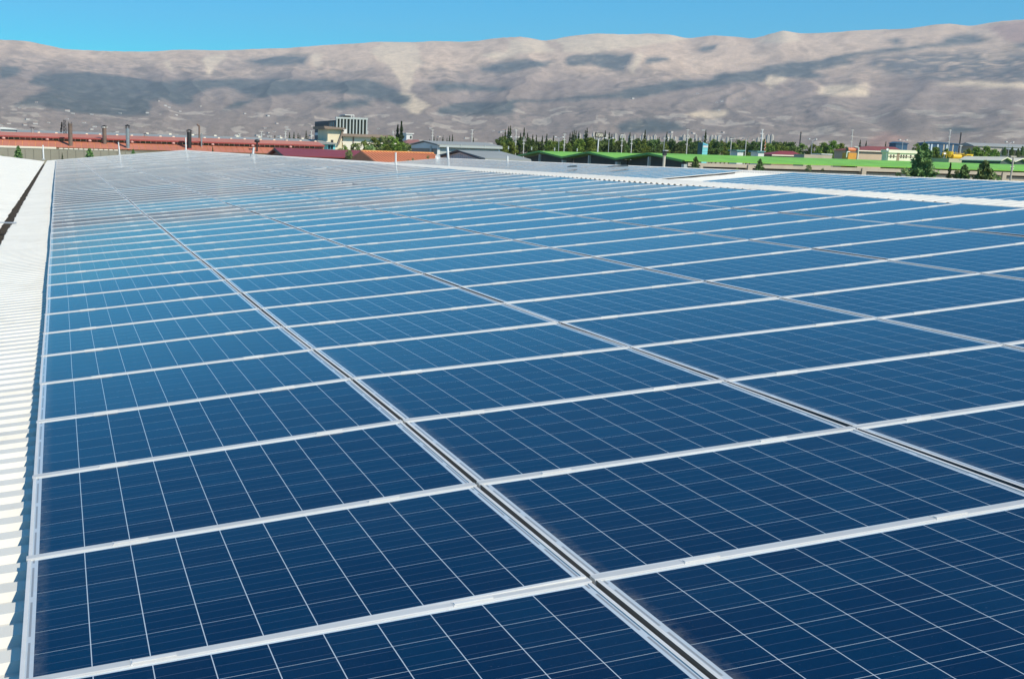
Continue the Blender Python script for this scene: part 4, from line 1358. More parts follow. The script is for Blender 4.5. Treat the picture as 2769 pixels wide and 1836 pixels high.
# yellow machinery on a beige platform
D = 158
e = empty('platform_wall', (xpx(2622, 435, D), D, GROUND), 'low beige platform wall below the yellow machinery', 'wall')
part('wall', MB().box(xpx(2566, 435, D), xpx(2682, 437, D), D, D + 6, GROUND, zpx(2622, 431, D)), BEIGE, e)
e = empty('yellow_plant', (xpx(2605, 425, D + 1), D + 2, zpx(2605, 432, D)), 'yellow industrial machine with drum frames and ladders', 'machine')
zb_ = zpx(2605, 431.5, D + 1.0); ztd = zpx(2605, 418, D + 1)
xa, xb = xpx(2586, 425, D + 1), xpx(2609, 425, D + 1)
part('drum', MB().tube((xa, D + 2, (zb_ + ztd) / 2), (xb, D + 2, (zb_ + ztd) / 2), (ztd - zb_) / 2, seg=16), YELLOW, e)
xc_, xd_ = xpx(2613, 425, D + 1), xpx(2631, 425, D + 1)
part('cabinet', MB().box(xc_, xd_, D + 1, D + 2.5, zb_, ztd + .05), YELLOW, e)
for k in range(3):
    part('panel', MB().box(xc_ + .1 + k * .3, xc_ + .32 + k * .3, D + .95, D + 1, zb_ + .15, ztd - .15), BLACK, e)
part('hopper', MB().lathe((xpx(2580, 420, D + 1), D + 2, zpx(2580, 426, D)), [(0.15, 0), (0.5, 0.5), (0.55, 0.9), (0.0, 0.95)], 10), YELLOW, e)
mb = MB(); zf_ = zpx(2600, 409, D + 1)
for x in (2573, 2584, 2596, 2608, 2620, 2631):
    xx = xpx(x, 415, D + 1)
    mb.tube((xx, D + 3, zb_), (xx, D + 3, zf_ - random.uniform(0, .35)), .055, seg=5)
mb.tube((xpx(2573, 413, D + 1), D + 3, zf_ - .3), (xpx(2631, 413, D + 1), D + 3, zf_ - .4), .05, seg=5)
mb.tube((xpx(2573, 417, D + 1), D + 3, zf_ - .6), (xpx(2631, 417, D + 1), D + 3, zf_ - .7), .05, seg=5)
part('frame', mb, YELLOW, e)
# two pale gable sheds at the right edge
for k, (xl, xr, yt, lab) in enumerate(((2708, 2742, 427.5, 'pale gable shed left of the roof pole at right edge'), (2746, 2790, 430.5, 'pale gable shed at the extreme right edge'))):
    D = 138
    Xl, Xr = xpx(xl, 436, D), xpx(xr, 437, D)
    zr = zpx((xl + xr) / 2, yt, D); ze_ = zpx((xl + xr) / 2, yt + 9.5, D)
    xm = Xl + (Xr - Xl) * .45
    e = empty('gable_shed', ((Xl + Xr) / 2, D, GROUND), lab, 'shed', 'pale gable sheds')
    part('wall', MB().prism([(Xl + .2, GROUND), (Xr - .2, GROUND), (Xr - .2, ze_), (xm, zr - .1), (Xl + .2, ze_)], 'y', D + .4, D + 8), NAVY, e)
    part('roof', MB().prism([(Xl, ze_), (xm, zr), (Xr, ze_), (Xr, ze_ + .1), (xm, zr + .14), (Xl, ze_ + .1)], 'y', D, D + 8.4), CREAMW, e)

# dark far chimneys
for (x, yt, yb, D_, lab) in ((2162, 357, 396, 640, 'slim dark chimney above the trees left of the orange tank'), (2595, 359, 390, 560, 'slim dark chimney over the wide blue shed')):
    b = P(x, yb, D_); t_ = P(x, yt, D_)
    e = empty('far_chimney', (b.x, D_, GROUND), lab, 'chimney')
    part('stack', MB().tube((b.x, D_, GROUND), (b.x, D_, t_.z), 0.42, 0.34, seg=12), BLACK, e)
    part('rim', MB().tube((b.x, D_, t_.z - .5), (b.x, D_, t_.z), 0.46, 0.46, seg=12), RUST, e)

# ------------------------------------------------------------------ poles
CPOLE = mat('concrete_pole', (0.60, 0.59, 0.54), 0.8)
def utility_pole(x, yt, yb, D_, label, arms=(0.03, 0.34, 0.62), w=2.9, group='utility poles', m=None):
    t = P(x, yt, D_); b = P(x, yb, D_)
    depth = (np.array(t) - CAM) @ FWD
    r = max(w * depth / FPX / 2, 0.07)
    h = t.z - b.z
    e = empty('utility_pole', (b.x, D_, GROUND), label, 'pole', group)
    m = m or CPOLE
    part('pole', MB().tube((b.x, D_, GROUND), (t.x, D_, t.z), r * 1.15, r * .75, seg=8), m, e)
    for q in arms:
        z = t.z - h * q
        s_ = (9 - 3 * q) * depth / FPX / 2
        part('crossarm', MB().box(t.x - s_, t.x + s_, D_ - .06, D_ + .06, z - .055, z + .055), m, e)
        for dx in (-.9, 0, .9):
            part('insulator', MB().lathe((t.x + dx * s_, D_, z + .09), [(.04, 0), (.05, .08), (.03, .2), (0, .22)], 6), BLACK, e)
    return e

def street_lamp(x, yt, yb, D_, label, both=True, m=None):
    t = P(x, yt, D_); b = P(x, yb, D_)
    depth = (np.array(t) - CAM) @ FWD
    px = depth / FPX
    e = empty('street_lamp', (b.x, D_, GROUND), label, 'street lamp', 'street lamps')
    m = m or GALV
    part('pole', MB().tube((b.x, D_, GROUND), (t.x, D_, t.z - 4 * px), 1.1 * px, .8 * px, seg=8), m, e)
    for s_ in ((1, -1) if both else (1,)):
        part('arm', MB().tube((t.x, D_, t.z - 4.2 * px), (t.x + s_ * 10 * px, D_, t.z), .6 * px, .5 * px, seg=6), m, e)
        part('lamp_head', MB().box(t.x + s_ * 9 * px, t.x + s_ * 13 * px, D_ - .2, D_ + .2, t.z - .1, t.z + 1.4 * px), OFFWHITE, e)

utility_pole(1170, 351, 378, 300, 'utility pole over the apex of the blue gable warehouse')
utility_pole(1277, 351, 384, 290, 'utility pole over the middle of the warehouse roof')
utility_pole(1396, 351, 406, 232, 'thick white utility pole at the left end of the tree belt', w=2.9)
utility_pole(1417, 370, 412, 226, 'pale utility pole just right of the thick white one', arms=(.25, .45))
utility_pole(1527, 362, 412, 226, 'white utility pole above the first green valley', w=2.9)
utility_pole(1683, 364, 413, 226, 'utility pole right of the dark signboard', w=2.6)
utility_pole(1709, 369, 413, 222, 'thin utility pole, second right of the dark signboard', arms=(.2, .45))
utility_pole(1860, 350, 416, 222, 'tall white utility pole left of the turquoise totem', w=2.9)
utility_pole(1978, 374, 419, 216, 'plain utility pole right of the turquoise totem', arms=(.04,))
utility_pole(2018, 377, 419, 214, 'plain thin pole between the two white huts', arms=())
utility_pole(2306, 351, 402, 250, 'white utility pole behind the orange tank')
utility_pole(2570, 351, 405, 250, 'white utility pole left of the far dark chimney', w=2.7)
utility_pole(2599, 393, 416, 190, 'low pole with one crossarm above the yellow machine', arms=(.05,))
utility_pole(648, 362, 376, 330, 'small utility pole above the long grey roof, leftmost')
utility_pole(707, 356, 377, 330, 'small utility pole above the long grey roof, second from left')
utility_pole(772, 355, 378, 330, 'small utility pole above the long grey roof, third from left')
utility_pole(842, 354, 382, 320, 'small utility pole beside the dark office glass')
utility_pole(1223 - 229, 354, 366, 330, 'small utility pole just right of the office block', arms=(.3,))
utility_pole(1063, 353, 372, 330, 'small utility pole left of the twin cypress', arms=(.3,))
utility_pole(2494, 398, 430, 120 + 60, 'yellowish plain pole left of the big conifer', arms=(), m=mat('yellow_pole', (0.52, 0.45, 0.12), 0.7))
utility_pole(2500, 381, 402, 420, 'slim dark mast at the left end of the blue shed', arms=(), m=RUST)
street_lamp(1512, 371, 410, 224, 'double street lamp among the trees above green shed')
street_lamp(1647, 374, 411, 220, 'double street lamp right of the dark signboard pole')
street_lamp(1392, 371, 391, 236, 'double street lamp behind the thick white pole')
street_lamp(1797, 373, 410, 218, 'single arm street lamp above the third green gable', False)
street_lamp(2197, 377, 421, 210, 'double street lamp left of the orange tank')
street_lamp(2442, 379, 430, 200, 'double street lamp over the cream block')
street_lamp(2730, 385, 428, 200, 'double street lamp near the right edge')
# red and white telecom mast
D = 214
b = P(2062, 409, D); t_ = P(2062, 350, D)
e = empty('telecom_mast', (b.x, D, GROUND), 'white telecom pole with red and white lattice brace', 'mast')
part('pole', MB().tube((b.x, D, GROUND), (t_.x, D, t_.z), .17, .12, seg=8), POLEW, e)
for q, s_ in ((.02, .3), (.2, .45), (.42, .42)):
    z = t_.z - (t_.z - b.z) * q
    part('crossarm', MB().box(t_.x - s_, t_.x + s_, D - .06, D + .06, z - .06, z + .06), POLEW, e)
zt2 = zpx(2065, 379, D)
for k in range(6):
    za_, zb_ = b.z + (zt2 - b.z) * k / 6, b.z + (zt2 - b.z) * (k + 1) / 6
    part('brace', MB().tube((b.x + (.3 if k % 2 else .65), D, za_), (b.x + (.65 if k % 2 else .3), D, zb_), .05, seg=5), OFFWHITE if k % 2 else TANKO, e)
part('brace', MB().tube((b.x + .7, D, GROUND), (b.x + .45, D, zt2), .06, seg=5), TANKO, e)

# lightning rods and poles on the roof itself
def rod(xb_, yb_, xt_, yt_, D_, label, r=0.05, zb2=None):
    b = P(xb_, yb_, D_); t = P(xt_, yt_, D_)
    zb3 = b.z if zb2 is None else zb2
    e = empty('lightning_rod', (b.x, D_, zb3), label, 'rod', 'white rods on the factory roof')
    part('rod', MB().tube((b.x, D_, zb3), (t.x, D_, t.z), r * 1.2, r, seg=8), POLEW, e)
    part('foot', MB().box(b.x - .12, b.x + .12, D_ - .12, D_ + .12, zb3 - .05, zb3 + .04), GALV, e)
rod(118, 431, 116, 393, 97.0, 'white rod at the far end of the gutter', 0.05)
rod(324, 420, 320, 385, 97.9, 'white rod standing on the far gable edge left of the ridge end', 0.05)
rod(503, 407, 502, 372, 97.6, 'white rod at the far end of the ridge cap', 0.05, RZ + .1)
rod(684, 419, 686, 399, 58.0, 'white rod in front of the orange red roof, left of the maroon gable', 0.05, RZ + .1)
rod(1071, 443, 1070, 413, 32.0, 'white rod on the ridge cap before the orange roof', 0.028, RZ - .2)
rod(1213, 450, 1210, 398, 92.0, 'thick pale rod between the dish and the grey gable', 0.10)
rod(1373, 428, 1372, 422.5, 79.8, 'short white rod on the far ridge beyond grey shed', 0.07, Z2)
# satellite dish
c = P(1184, 425, 94)
e = empty('satellite_dish', (c.x, 94, GROUND + 8), 'round white satellite dish left of the grey gable', 'satellite dish')
dm_ = MB(); seg = 20; rr = 7.0 * 94 / FPX * 1.02
nrm = Vector((-0.25, -0.95, 0.25)).normalized(); ta = nrm.orthogonal().normalized(); tb = nrm.cross(ta)
prev = None
for k in range(5):
    q = k / 4; ringp = []
    for i in range(seg):
        a = 2 * math.pi * i / seg
        p = c + (ta * math.cos(a) + tb * math.sin(a)) * (rr * q) + nrm * (rr * .28 * q * q)
        ringp.append(p)
    if prev:
        for i in range(seg):
            dm_.quad(prev[i], prev[(i + 1) % seg], ringp[(i + 1) % seg], ringp[i])
    prev = ringp
part('reflector', dm_, POLEW, e, smooth=True)
part('feed_arm', MB().tube(c + tb * -rr * .9, c + nrm * rr * .8, .015, seg=5).tube(c + nrm * rr * .72, c + nrm * rr * .85, .035, seg=6), GALV, e)
part('mast', MB().tube((c.x, 94.1, GROUND + 8), (c.x, 94.1, c.z), .035, seg=6), GALV, e)
for (x, y, D_, r0, lab) in ((2400, 405, 166, 3.6, 'white satellite dish on the cream block'), (2555, 415, 165, 3.8, 'white satellite dish left of the yellow machine'),
                          (166 / 7.39 + 830, 385, 232, 3.6, 'white satellite dish on the grey roof left of the cream building')):
    c = P(x, y, D_)
    e = empty('satellite_dish', (c.x, D_, GROUND), lab, 'satellite dish')
    r1 = r0 * D_ / FPX * 1.1
    dm_ = MB(); prev = None
    for k in range(4):
        q = k / 3
        ringp = [c + (ta * math.cos(2 * math.pi * i / 14) + tb * math.sin(2 * math.pi * i / 14)) * (r1 * q) + nrm * (r1 * .28 * q * q) for i in range(14)]
        if prev:
            for i in range(14):
                dm_.quad(prev[i], prev[(i + 1) % 14], ringp[(i + 1) % 14], ringp[i])
        prev = ringp
    part('reflector', dm_, POLEW, e, smooth=True)
    part('mast', MB().tube((c.x, D_ + .1, GROUND), (c.x, D_ + .1, c.z), .05, seg=6), GALV, e)
# floodlight pole and the leaning utility pole beyond the far ridge
D = 68
b = P(1797, 452, D); t_ = P(1797, 406, D)
e = empty('floodlight_pole', (b.x, D, GROUND), 'pole with dark box and floodlight before the third green gable', 'pole')
xq = P(1797, 420, D).x
part('pole', MB().tube((b.x, D, GROUND), (xq, D, zpx(1797, 421, D)), .085, .085), WOOD, e)
part('box', MB().box(xq - .10, xq + .10, D - .12, D + .12, zpx(1797, 421, D), zpx(1797, 409, D)), BLACK, e)
part('floodlight', MB().box(xq - .10, xq + .12, D - .25, D + .1, zpx(1797, 409, D), zpx(1797, 406.5, D)), GALV, e)
D = 62
b = P(2732, 505, D); t_ = P(2741, 424, D)
e = empty('roof_pole', (b.x, D, GROUND), 'weathered pole with brackets beyond the far ridge at right edge', 'pole')
part('pole', MB().tube((b.x, D, GROUND), (t_.x, D, t_.z), .075, .06), WOOD, e)
for y, s_ in ((452, .16), (459, .12)):
    q = P(2737, y, D)
    part('bracket', MB().tube((q.x - s_, D, q.z), (q.x + s_, D, q.z + .03), .02, seg=5), GALV, e)
part('cap_arm', MB().box(t_.x - .25, t_.x + .2, D - .05, D + .05, t_.z - .04, t_.z + .04), WOOD, e)
# cables and conduit on the next roof
v0_ = 47.3
cab = MB()
xx0 = X2R - 3.4
prevp = None
for k in range(9):
    q = k / 8
    X_ = X2R - 5.6 + 4.4 * q
    p = (X_, v0_ - .15 + .10 * math.sin(q * 7), Z2 - (X2R - X_) * math.tan(S) + .06)
    if prevp: cab.tube(prevp, p, .022, seg=6)
    prevp = p
single('cable_conduit', cab, BLACK, (X2R - 3, v0_, Z2), 'dark cable conduit lying on the white strip of the next roof', 'cable')
for k, (X_, v_) in enumerate(((X2R - 2.9, 62.0), (X2R - 1.9, 58.0))):
    z_ = Z2 - (X2R - X_) * math.tan(S) + .2
    mb = MB()
    L_ = (.28, .62)[k]
    mb.prism([(-L_ + X_, z_ - .03), (L_ + X_, z_ - .03 + .1 * L_), (L_ * .8 + X_, z_ + .05 + .1 * L_), (X_ - .2 * L_, z_ + .06), (-L_ * .8 + X_, z_ + .01)], 'y', v_, v_ + .3)
    single('dark_bundle', mb, NAVY, (X_, v_, z_), ('dark bundle left on the grey panels near the ridge cap', 'long dark bundle left on the grey panels of the next roof')[k], 'bundle')

# ------------------------------------------------------------------ trees
def leaf_mat(name, a, b):
    t = NT(name)
    at_ = t.node('ShaderNodeAttribute', attribute_name='tone')
    oi = t.node('ShaderNodeObjectInfo')
    c = t.mix(at_.outputs['Fac'], a, b)
    h = t.node('ShaderNodeHueSaturation')
    t.link(t.math('MULTIPLY_ADD', oi.outputs['Random'], 0.05, 0.475), h.inputs['Hue'])
    t.link(t.math('MULTIPLY_ADD', oi.outputs['Random'], 0.5, 0.8), h.inputs['Value'])
    t.link(c, h.inputs['Color'])
    t.link(h.outputs[0], t.b.inputs['Base Color'])
    t.b.inputs['Roughness'].default_value = 0.75
    t.b.inputs['Specular IOR Level'].default_value = 0.2
    return t.m
LEAF = {'pine': leaf_mat('pine_needles', (0.055, 0.101, 0.030), (0.158, 0.212, 0.055)),
        'cypress': leaf_mat('cypress_needles', (0.033, 0.062, 0.026), (0.081, 0.114, 0.042)),
        'broad': leaf_mat('broad_leaves', (0.090, 0.160, 0.024), (0.240, 0.300, 0.056)),
        'conifer': leaf_mat('conifer_needles', (0.072, 0.140, 0.051), (0.219, 0.308, 0.097)),
        'shrub': leaf_mat('shrub_leaves', (0.140, 0.219, 0.077), (0.333, 0.385, 0.154))}
BARK = mat('bark', (0.12, 0.085, 0.055), 0.9, 0, 0.2, 2.0)

def crown_mesh(kind, seed, nleaf, leaf):
    """unit tree: height 1, crown radius 1 in x/y (scaled per tree). leaf = leaf size relative to height"""
    rg = np.random.default_rng(seed)
    V = []; F = []; T = []
    if kind in ('pine', 'broad', 'shrub'):
        nb = {'pine': 26, 'broad': 30, 'shrub': 18}[kind]
        lo_ = {'pine': 0.12, 'broad': 0.10, 'shrub': 0.08}[kind]
        cl = []
        for _ in range(nb):
            a = rg.uniform(0, 2 * math.pi); q = rg.uniform(0, 1)
            h = lo_ + (1 - lo_) * rg.beta(1.4, 1.3)
            prof = math.sin(math.pi * min(0.97, max(0.06, (h - lo_ + 0.10) / (1.10 - lo_)))) ** 0.7
            rad = prof * math.sqrt(q) * 0.85
            cl.append((rad * math.cos(a), rad * math.sin(a), h * 0.93, rg.uniform(0.16, 0.34)))
    for i in range(nleaf):
        if kind in ('pine', 'broad', 'shrub'):
            cx, cy, cz, cr = cl[rg.integers(len(cl))]
            d = rg.normal(size=3); d /= np.linalg.norm(d)
            rr = cr * rg.uniform(0.55, 1.08)
            p = np.array([cx + d[0] * rr, cy + d[1] * rr, cz + d[2] * rr * 0.42])
            tone = 0.35 * rg.random() + 0.65 * (cr * 7 % 1.0)
        elif kind == 'cypress':
            h = rg.uniform(0.06, 1.0) ** 0.85
            prof = min(1.0, (1 - h) * 1.7 + 0.03) * min(1, h * 5) * (0.82 + 0.3 * math.sin(h * 37 + seed))
            a = rg.uniform(0, 2 * math.pi)
            rad = prof * rg.uniform(0.45, 1.0) * (0.85 + 0.25 * math.sin(3 * a + h * 15))
            p = np.array([rad * math.cos(a), rad * math.sin(a), h])
            tone = rg.random() * 0.6 + 0.4 * (0.5 + 0.5 * math.sin(a * 4 + h * 21))
        else:  # bushy conifer
            h = rg.uniform(0.10, 1.0)
            tier = 0.72 + 0.34 * ((h * 9 + seed * .3) % 1.0)
            prof = min((1 - h) ** 0.62, 0.75 + 0.25 * h) * tier + 0.02
            a = rg.uniform(0, 2 * math.pi)
            lump = 0.78 + 0.42 * math.sin(5 * a + h * 19 + seed) * math.sin(2 * a - h * 11)
            rad = prof * lump * rg.uniform(0.5, 1.05)
            p = np.array([rad * math.cos(a), rad * math.sin(a), h - 0.05 * rad])
            tone = rg.random() * 0.5 + 0.5 * ((h * 9 + seed * .3) % 1.0)
        u = rg.normal(size=3); u /= np.linalg.norm(u)
        w = np.cross(u, rg.normal(size=3)); w /= np.linalg.norm(w) + 1e-9
        s_ = leaf * rg.uniform(0.6, 1.3)
        n0 = len(V)
        V += [tuple(p - u * s_), tuple(p + w * s_ * 0.55), tuple(p + u * s_), tuple(p - w * s_ * 0.55)]
        F.append((n0, n0 + 1, n0 + 2, n0 + 3)); T.append(tone)
    return V, F, T

def crown_variant(kind, seed, nleaf, leaf, aspect):
    """aspect = radius / height used to keep leaves near square after scaling"""
    V, F, T = crown_mesh(kind, seed, nleaf, leaf)
    me = bpy.data.meshes.new('crown')
    # place leaf corners so that scaling by (R, R, H) leaves them undistorted
    V = np.array(V).reshape(-1, 4, 3)
    ctr = V.mean(1, keepdims=True)
    off = V - ctr
    off[..., 0] /= aspect; off[..., 1] /= aspect
    V = (ctr + off).reshape(-1, 3)
    me.from_pydata(V.tolist(), [], F)
    at_ = me.attributes.new('tone', 'FLOAT', 'FACE')
    at_.data.foreach_set('value', T)
    me.materials.append(LEAF[kind])
    return me
VAR = {'pine': [crown_variant('pine', 10 + k, 2600, 0.034, 0.435) for k in range(4)],
       'broad': [crown_variant('broad', 30 + k, 2600, 0.034, 0.455) for k in range(3)],
       'cypress': [crown_variant('cypress', 50 + k, 1500, 0.020, 0.114) for k in range(3)],
       'conifer': [crown_variant('conifer', 70 + k, 4200, 0.030, 0.37) for k in range(3)],
       'shrub': [crown_variant('shrub', 90 + k, 1500, 0.045, 0.5) for k in range(3)]}
tm = MB()
def flat_tube(p0, p1, r0, r1, seg):
    # cross sections stay horizontal so that the trunk can be scaled in height
    n = len(tm.v)
    for p, r in ((p0, r0), (p1, r1)):
        for i in range(seg):
            t = 2 * math.pi * i / seg
            tm.v.append((p[0] + r * math.cos(t), p[1] + r * math.sin(t), p[2]))
    for i in range(seg):
        j = (i + 1) % seg
        tm.f.append((n + i, n + j, n + seg + j, n + seg + i)); tm.mi.append(0)
flat_tube((0, 0, 0), (0.02, 0.02, 0.8), 1.0, 0.3, 7)
for k in range(5):
    a = k * 1.3
    flat_tube((0, 0, 0.34 + .08 * k), (4 * math.cos(a), 4 * math.sin(a), 0.46 + .08 * k), .4, .12, 5)
TRUNK = tm.mesh('trunk', BARK)

def tree(kind, x, yt, wpx, D_, label, group=None, cat='tree', base=None, name=None):
    """tree whose top shows at photo pixel (x, yt) and whose crown is wpx photo pixels wide"""
    t = P(x, yt, D_)
    depth = (np.array(t) - CAM) @ FWD
    zb_ = GROUND if base is None else base
    Hh = t.z - zb_
    R = wpx * depth / FPX / 2
    nm = name or {'pine': 'pine_tree', 'broad': 'leafy_tree', 'cypress': 'cypress_tree', 'conifer': 'conifer_tree', 'shrub': 'shrub'}[kind]
    e = empty(nm, (t.x, D_, zb_), label, cat, group)
    cr = bpy.data.objects.new('crown', random.choice(VAR[kind])); cr.parent = e
    Hc = min(2 * R * {'pine': 1.15, 'broad': 1.1, 'cypress': 4.4, 'conifer': 1.35, 'shrub': 1.0}[kind], Hh * .98)
    cr.location = (0, 0, Hh - Hc)
    cr.scale = (R, R, Hc); cr.rotation_euler = (0, 0, random.uniform(0, 6.28)); COL.objects.link(cr)
    tr = bpy.data.objects.new('trunk', TRUNK); tr.parent = e
    rt = max(0.06, Hh * 0.014); tr.scale = (rt, rt, Hh); COL.objects.link(tr)
    return e

# trees in front of the beige wall, right
tree('conifer', 2502, 392, 150, 92, 'big bushy conifer rising above the green roof at right')
tree('conifer', 2666, 436, 118, 88, 'medium conifer right of the big bushy one')
tree('conifer', 2610, 447, 78, 90, 'rounded smaller conifer between the two larger conifers')
tree('cypress', 2571, 441, 26, 89, 'slim young conifer beside the big bushy one')
tree('shrub', 2448, 458, 60, 91, 'low round bush left of the big conifer', cat='bush')
tree('shrub', 2588, 462, 34, 91, 'low bush at the foot of the slim young conifer', cat='bush')
tree('shrub', 2690, 462, 40, 90, 'low spreading bush right of the medium conifer', cat='bush')
tree('conifer', 2056, 431, 46, 104, 'green conifer against the beige wall below the white hut')
tree('shrub', 2188, 446, 20, 104, 'dry brown green bush in the middle of the beige wall', cat='bush')
tree('shrub', 2225, 454, 9, 104, 'tiny dry bush right of the dry brown green one', cat='bush')
tree('conifer', 1882, 425, 46, 110, 'young conifer at the corner of the green shed')
tree('shrub', 1993, 455, 16, 104, 'tiny low bush left on the beige wall', cat='bush')
# trees against the left wall
tree('conifer', 49, 395, 40, 122, 'dark conifer at left before the olive grey wall')
tree('conifer', 242, 402, 50, 122, 'round green conifer before the olive grey wall')
tree('cypress', 168, 414, 8, 122, 'tiny slim conifer between the two wall conifers')
tree('conifer', 360, 404, 20, 124, 'small bush topped conifer by the bright steel chimney')
tree('shrub', 9, 418, 10, 122, 'tiny bush at the far left of the olive grey wall', cat='bush')
tree('cypress', 575, 397, 8, 120, 'small spiky tree before the orange red roof')
tree('shrub', 946, 405, 32, 104, 'hazy green bush in front of the maroon roof', cat='bush')
tree('shrub', 1157, 420, 10, 104, 'scrubby little bush at the right end of orange roof', cat='bush')
tree('shrub', 1103, 431, 9, 104, 'scrubby little bush in the middle of orange roof', cat='bush')
tree('shrub', 1117, 428, 8, 104, 'dark scrubby bush on the orange roof', cat='bush')
# garden in front of the cream building
for k, (x, yt, w_) in enumerate(((958, 388, 34), (985, 380, 38), (1012, 371, 40), (1035, 367, 46), (1058, 368, 44), (1075, 372, 38), (1094, 385, 36), (1112, 392, 28), (930, 392, 30), (1000, 392, 34), (1046, 392, 40), (1080, 396, 34))):
    tree('broad' if k % 3 else 'shrub', x, yt, w_ * 1.45, 206 - (6 if yt > 388 else 0) - k * .3, 'leafy garden tree between the cream building and orange roof', 'garden trees by the cream building', name='leafy_tree')
tree('cypress', 1086, 329, 27, 212, 'taller of the twin cypresses right of the office block')
tree('cypress', 1076, 338, 22, 213, 'shorter of the twin cypresses right of the office block')
for k, (x, yt) in enumerate(((783, 358), (795, 357), (806, 361), (811, 366), (828, 354), (833, 368), (729, 370), (743, 367), (752, 372))):
    tree('cypress', x, yt, 8, 300, 'small dark cypress above the long grey roof', 'cypresses above the long grey roof')
for k, (x, yt) in enumerate(((1174, 370), (1182, 373), (1198, 368), (1216, 367), (1224, 364), (1209, 373), (1280, 372), (1162, 377))):
    tree('cypress', x, yt, 7, 330, 'small dark cypress above the warehouse roof', 'cypresses above the warehouse roof')
# tree belt behind the green sheds
rr_ = random.Random(3)
belt = []
x = 1352
while x < 2145:
    base_y = 373 + (x - 1352) * 0.012 + (6 if 1480 < x < 1560 else 0)
    belt.append((x, base_y + rr_.uniform(-5, 9), rr_.uniform(34, 54), rr_.uniform(232, 262), rr_.choice(['pine', 'pine', 'broad', 'pine'])))
    x += rr_.uniform(8, 14)
for x, yt, w_, D_, k in belt:
    tree(k, x, yt, w_, D_, 'olive green pine in the belt behind the green roofs' if k == 'pine' else 'leafy green tree in the belt behind the green roofs', 'tree belt behind the green roofs')
for x, yt in ((1367, 352), (1376, 343), (1381, 341), (1360, 364), (1408, 360), (1418, 346), (1427, 360), (1441, 365), (1451, 366), (1467, 368), (1479, 363), (1497, 368), (1542, 360), (1548, 357), (1553, 353), (1558, 355), (1566, 357), (1583, 353), (1588, 347), (1605, 370),
              (1637, 354), (1648, 359), (1655, 364), (1676, 368), (1704, 359), (1745, 352), (1783, 372), (1804, 358), (1818, 374), (1909, 352), (1880, 377)):
    tree('cypress', x, yt, 12 if yt > 350 else 13, rr_.uniform(240, 268), 'dark spire cypress standing in the tree belt', 'spire cypresses of the tree belt')
for x, yt, w_ in ((1570, 376, 42), (1598, 372, 46), (1360, 386, 40), (1382, 384, 44)):
    tree('broad', x, yt, w_, 226, 'yellow green leafy tree at the front of the belt', 'yellow green trees at the front of the belt')
tree('cypress', 2067, 378, 16, 225, 'reddish brown tree beside the telecom mast')
for x, yt, w_, D_ in ((2110, 384, 48, 236), (2140, 385, 40, 240), (2170, 388, 44, 238), (2200, 389, 46, 236), (2228, 386, 44, 234), (2254, 381, 48, 232), (2276, 388, 40, 234), (2262, 404, 40, 222), (2215, 402, 44, 222), (2125, 400, 36, 220)):
    tree('broad', x, yt, w_, D_, 'rounded leafy tree left of the orange tank', 'leafy trees left of the orange tank')
tree('cypress', 2327, 379, 12, 250, 'dark cypress right of the orange tank, taller of two')
tree('cypress', 2343, 382, 11, 250, 'dark cypress right of the orange tank, shorter of two')
tree('cypress', 2396, 383, 7, 330, 'thin cypress above the brown hip roof')
for x, yt, w_, D_ in ((2480, 388, 26, 210), (2500, 398, 40, 200), (2530, 398, 44, 196), (2560, 402, 36, 196), (2640, 398, 46, 206), (2668, 396, 46, 206), (2690, 404, 40, 200), (2655, 412, 46, 186), (2685, 414, 40, 186), (2620, 402, 40, 205)):
    tree('broad', x, yt, w_, D_, 'dull olive tree around the yellow machine', 'dull olive trees around the yellow machine')
for x, yt, w_, D_ in ((2718, 398, 18, 230), (2738, 398, 18, 228), (2754, 402, 18, 226), (2766, 396, 20, 228), (2700, 409, 16, 222)):
    tree('conifer', x, yt, w_, D_, 'dark pointed tree before the grey works', 'dark pointed trees before the grey works')

# ------------------------------------------------------------------ apartments and hillside houses
def th(x, y):
    az = math.atan2(x - CAM[0], y - CAM[1]); d = math.hypot(x - CAM[0], y - CAM[1])
    return float(terrain_h(np.array([az]), np.array([d]))[0])

apm = {}
def apartment(w, h, d):
    mb = MB().box(-w / 2, w / 2, 0, d, -12, h)
    return mb
AP = mat('apartment_render', (0.50, 0.46, 0.38), 0.85, 0, 0.08, 0.02)
APD = mat('apartment_recess', (0.20, 0.21, 0.20), 0.8, 0, 0.1, 0.02)
ap_list = []
rr_ = random.Random(11)
x = 1556
while x < 2098:
    yt = 366 + (x - 1700) * 0.012 + rr_.uniform(-3, 9)
    if x < 1640: yt = 360 + rr_.uniform(0, 14)
    if 2055 < x: yt = 366 + rr_.uniform(0, 3)
    ap_list.append((x, yt, rr_.uniform(5.0, 7.5), rr_.uniform(2050, 2250)))
    x += rr_.uniform(8.5, 15)
x = 1640
while x < 2040:
    ap_list.append((x, 381 + (x - 1640) * .014 + rr_.uniform(0, 8), rr_.uniform(5, 8), rr_.uniform(1500, 1700)))
    x += rr_.uniform(7.5, 12)
wme = MB().box(-0.32, 0.32, -0.012, 0.0, 0.04, 0.96).mesh('window_strip', APD)
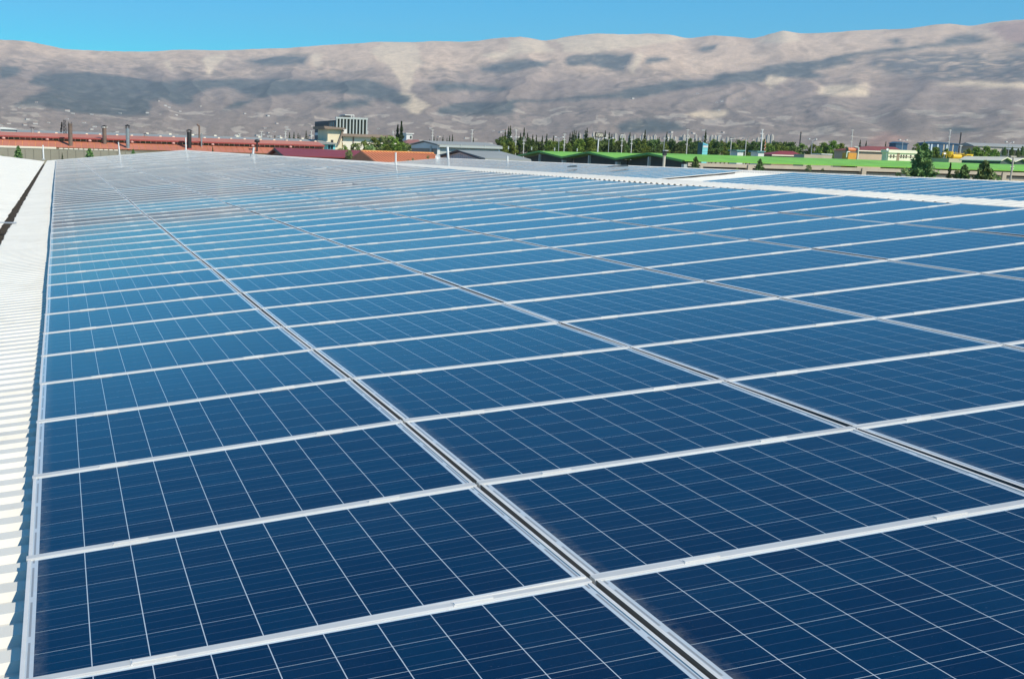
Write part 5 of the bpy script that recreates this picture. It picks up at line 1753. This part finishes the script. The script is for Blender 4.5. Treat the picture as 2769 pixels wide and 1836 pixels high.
for (x, yt, w_, D_) in ap_list:
    t = P(x, yt, D_)
    px = ((np.array(t) - CAM) @ FWD) / FPX
    zb_ = th(t.x, D_)
    h = max(t.z - zb_, 8)
    w = w_ * px
    e = empty('apartment_block', (t.x, D_, zb_), 'pale far apartment tower in the rows behind the tree belt', 'apartment block', 'far apartment towers')
    part('wall', MB().box(t.x - w / 2, t.x + w / 2, D_, D_ + w * 1.2, zb_ - 15, t.z), AP, e)
    part('roof_house', MB().box(t.x - w / 5, t.x + w / 5, D_ + w * .3, D_ + w * .8, t.z, t.z + 2.2), AP, e)
    o = bpy.data.objects.new('window_strip', wme); o.parent = e
    o.scale = (w * rr_.uniform(.25, .5), w, h); o.location = (rr_.uniform(-.15, .15) * w, 0, 0); COL.objects.link(o)
HW = mat('house_white', (0.52, 0.50, 0.45), 0.85, 0, 0.1, 0.02)
HR = mat('house_roof', (0.40, 0.27, 0.20), 0.85, 0, 0.15, 0.02)
hmb = MB().box(-.5, .5, -.5, .5, -1.0, .7)
hw_me = hmb.mesh('wall', HW)
hr_me = MB().prism([(-.56, .7), (.56, .7), (0, 1.0)], 'x', -.56, .56).mesh('roof', HR)
hr2_me = MB().box(-.53, .53, -.53, .53, .7, .82).mesh('roof', HW)
nh = 0
cl = [(rr_.uniform(-.30, .55), rr_.uniform(1550, 2500) if k_ % 4 else rr_.uniform(2500, 4600)) for k_ in range(44)]
while nh < 230:
    ca, cdist = rr_.choice(cl)
    az = ca + rr_.gauss(0, .035); d = cdist * (1 + rr_.gauss(0, .07))
    if not (1500 < d < 5200) or not (-.32 < az < .56):
        continue
    X_, Y_ = CAM[0] + math.sin(az) * d, CAM[1] + math.cos(az) * d
    z_ = th(X_, Y_)
    s_ = rr_.uniform(3.8, 7.0) * (0.55 + d / 5200)
    e = empty('house', (X_, Y_, z_), 'tiny pale house scattered on the mountain foot', 'house', 'houses on the mountain foot')
    e.rotation_euler = (0, 0, rr_.uniform(-.6, .6))
    for nm, me in (('wall', hw_me), ('roof', hr_me if rr_.random() < .35 else hr2_me)):
        o = bpy.data.objects.new(nm, me); o.parent = e
        o.scale = (s_ * rr_.uniform(.9, 1.7), s_, s_ * .62); COL.objects.link(o)
    nh += 1

# ------------------------------------------------------------------ haze
hz = MB().box(-13000, 13000, -3900, 11900, GROUND - 1.5, 1250)
vm_ = bpy.data.materials.new('haze_air')
vm_.use_nodes = True
vt = vm_.node_tree
vt.nodes.clear()
vo = vt.nodes.new('ShaderNodeOutputMaterial')
pvn = vt.nodes.new('ShaderNodeVolumePrincipled')
pvn.inputs['Color'].default_value = (0.66, 0.82, 1.0, 1)
pvn.inputs['Density'].default_value = 0.000062
pvn.inputs['Anisotropy'].default_value = 0.0
vt.links.new(pvn.outputs[0], vo.inputs['Volume'])
single('haze', hz, vm_, (0, 0, GROUND - 1.5), 'pale blue summer haze over the plain', None, None, 'stuff')
